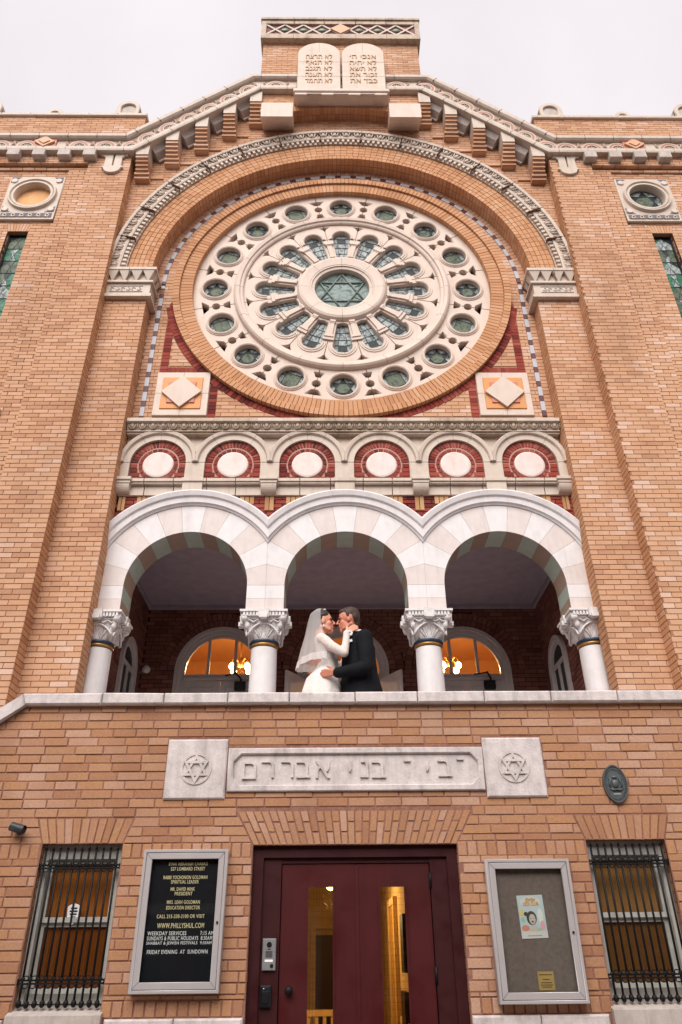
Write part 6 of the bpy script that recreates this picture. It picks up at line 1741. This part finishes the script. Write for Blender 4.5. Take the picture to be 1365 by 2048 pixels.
G.ell(T(-.03, 0, .072), .100, .083, .080); G.ell(T(-.065, 0, .035), .062, .078, .075); G.ell(T(.028, .005, .104), .056, .058, .028); G.cap(T(.0, -.076, .05), T(-.006, -.080, .012), .016, .010); G.cap(T(.0, .076, .05), T(-.006, .080, .012), .016, .010); G.cap(T(-.085, 0, .0), T(-.082, 0, -.04), .045, .035)
G.ell(T(.056, -.015, .092), .022, .046, .018)
G.melt('hair', HAIRG, E2, .006, 3)
G = Flesh()
G.loft([(3.52, .12, .58, .235, .225), (3.77, .106, .58, .205, .205), (3.95, .088, .58, .178, .188), (4.10, .082, .58, .168, .188), (4.22, .085, .58, .160, .196), (4.29, .085, .58, .122, .190), (4.34, .075, .58, .085, .135), (4.375, .062, .58, .066, .085)], 36)
G.chain([(.135, .385, 4.262), (.145, .345, 4.10), (.145, .328, 3.945)], [.082, .074, .070]); G.chain([(.145, .328, 3.945), (.02, .338, 3.92), (-.125, .366, 3.905)], [.070, .060, .050])
G.chain([(.105, .775, 4.262), (.02, .85, 4.0), (-.10, .80, 3.90)], [.082, .066, .048])
rj = random.Random(5)
for k in range(9):
    z = 3.62+.06*k; a = rj.uniform(-2.6, -.9); x = .095+.19*cos(a); y = .58+.195*sin(a)
    G.cap((x, y, z), (x+rj.uniform(-.05, .05), y+.004, z+rj.uniform(.06, .12)), .010, .006)
G.melt('jacket', SUIT, E2, .007, 2)
G = Flesh()
for y in (.49, .67): G.chain([(.11, y, 3.72), (.105, y, 3.32), (.125, y, 2.94)], [.11, .09, .085])
G.melt('trousers', SUIT, E2, .01, 3)
for y in (.49, .67): m = MB(); m.ball((.035, y, 2.90), .15, .052, .05, 14, 8); setparent(m.build('shoe', BLACKP), E2)
m = MB(); m.tube([(.085+.062*cos(t)-.03, .58+.070*sin(t), 4.372+.024*cos(t)) for t in [2*pi*i/20 for i in range(21)]], .015, 8); setparent(m.build('shirt_collar', SHIRT), E2)
m = MB(); m.prism([(-.022, 4.215), (.018, 4.225), (.012, 4.25), (-.004, 4.24), (-.012, 4.255)], .388, .394); setparent(m.build('pocket_square', SHIRT), E2)
m = MB()
for i in range(7): a = 2*pi*i/7; m.ball((-.005+.018*cos(a), .41+.006*sin(3*a), 4.315+.018*sin(a)), .014, .012, .014, 8, 5)
setparent(m.build('flower', SHIRT), E2)
m = MB(); m.tube([(-.122, .3655, 3.905), (-.136, .369, 3.905)], [.044, .041], 14); setparent(m.build('shirt_cuff', SHIRT), E2)
m = MB(); m.ball(T(.092, 0, -.060), .010, .019, .007); setparent(m.build('lips', LIPS), E2)
for s_ in (-1, 1): m = MB(); m.ball(T(.085, s_*.034, .012), .008, .013, .004); m.tube([T(.092, s_*.018, .034), T(.088, s_*.036, .040), T(.074, s_*.054, .034)], .0045, 5); setparent(m.build('eye', HAIRG), E2)
# ------------------------------------------------------------------ row houses across the street (behind the camera, they shade and mirror in the glass)
HB = brick_mat('row_house_brick', [S(110,58,46,K), S(128,68,54,K), S(142,78,60,K)]); HW = plain('row_house_trim', S(206,200,190,K), .7, .3); HG = plain('row_house_glass', S(40,46,52), .1, .6)
for i in range(6):
    x0 = -17.5+i*5.9; h = (9.2, 9.8, 8.9, 9.6, 9.1, 9.7)[i]
    m = MB(); m.box(x0, x0+5.85, -21, -13, 0, h); H = m.build('row_house', HB)
    tag(H, 'red brick row house across the street, behind the viewpoint', 'house', 'row houses across the street')
    m = MB(); m.box(x0-.05, x0+5.9, -13.0+.001, -12.75, h-.4, h+.1); m.build('roof_cornice', HW, H)
    for fl in range(3):
        for k in range(3):
            xa = x0+.7+k*1.75; z0 = .9+fl*2.9
            if fl == 0 and k == 2:
                m = MB(); m.box(xa, xa+1.05, -12.995, -12.95, .3, 2.6); D_ = m.build('door', HW, H); m = MB(); m.ball((xa+.9, -12.92, 1.4), .035); m.build('handle', BLACKM, D_); continue
            m = MB(); m.box(xa, xa+.95, -12.995, -12.96, z0, z0+1.6); W_ = m.build('window', HG, H)
            m = MB(); m.box(xa-.08, xa+1.03, -12.99, -12.88, z0-.1, z0); m.box(xa-.08, xa+1.03, -12.99, -12.9, z0+1.6, z0+1.8); m.box(xa, xa+.95, -12.97, -12.94, z0+.78, z0+.83); m.build('frame', HW, W_)
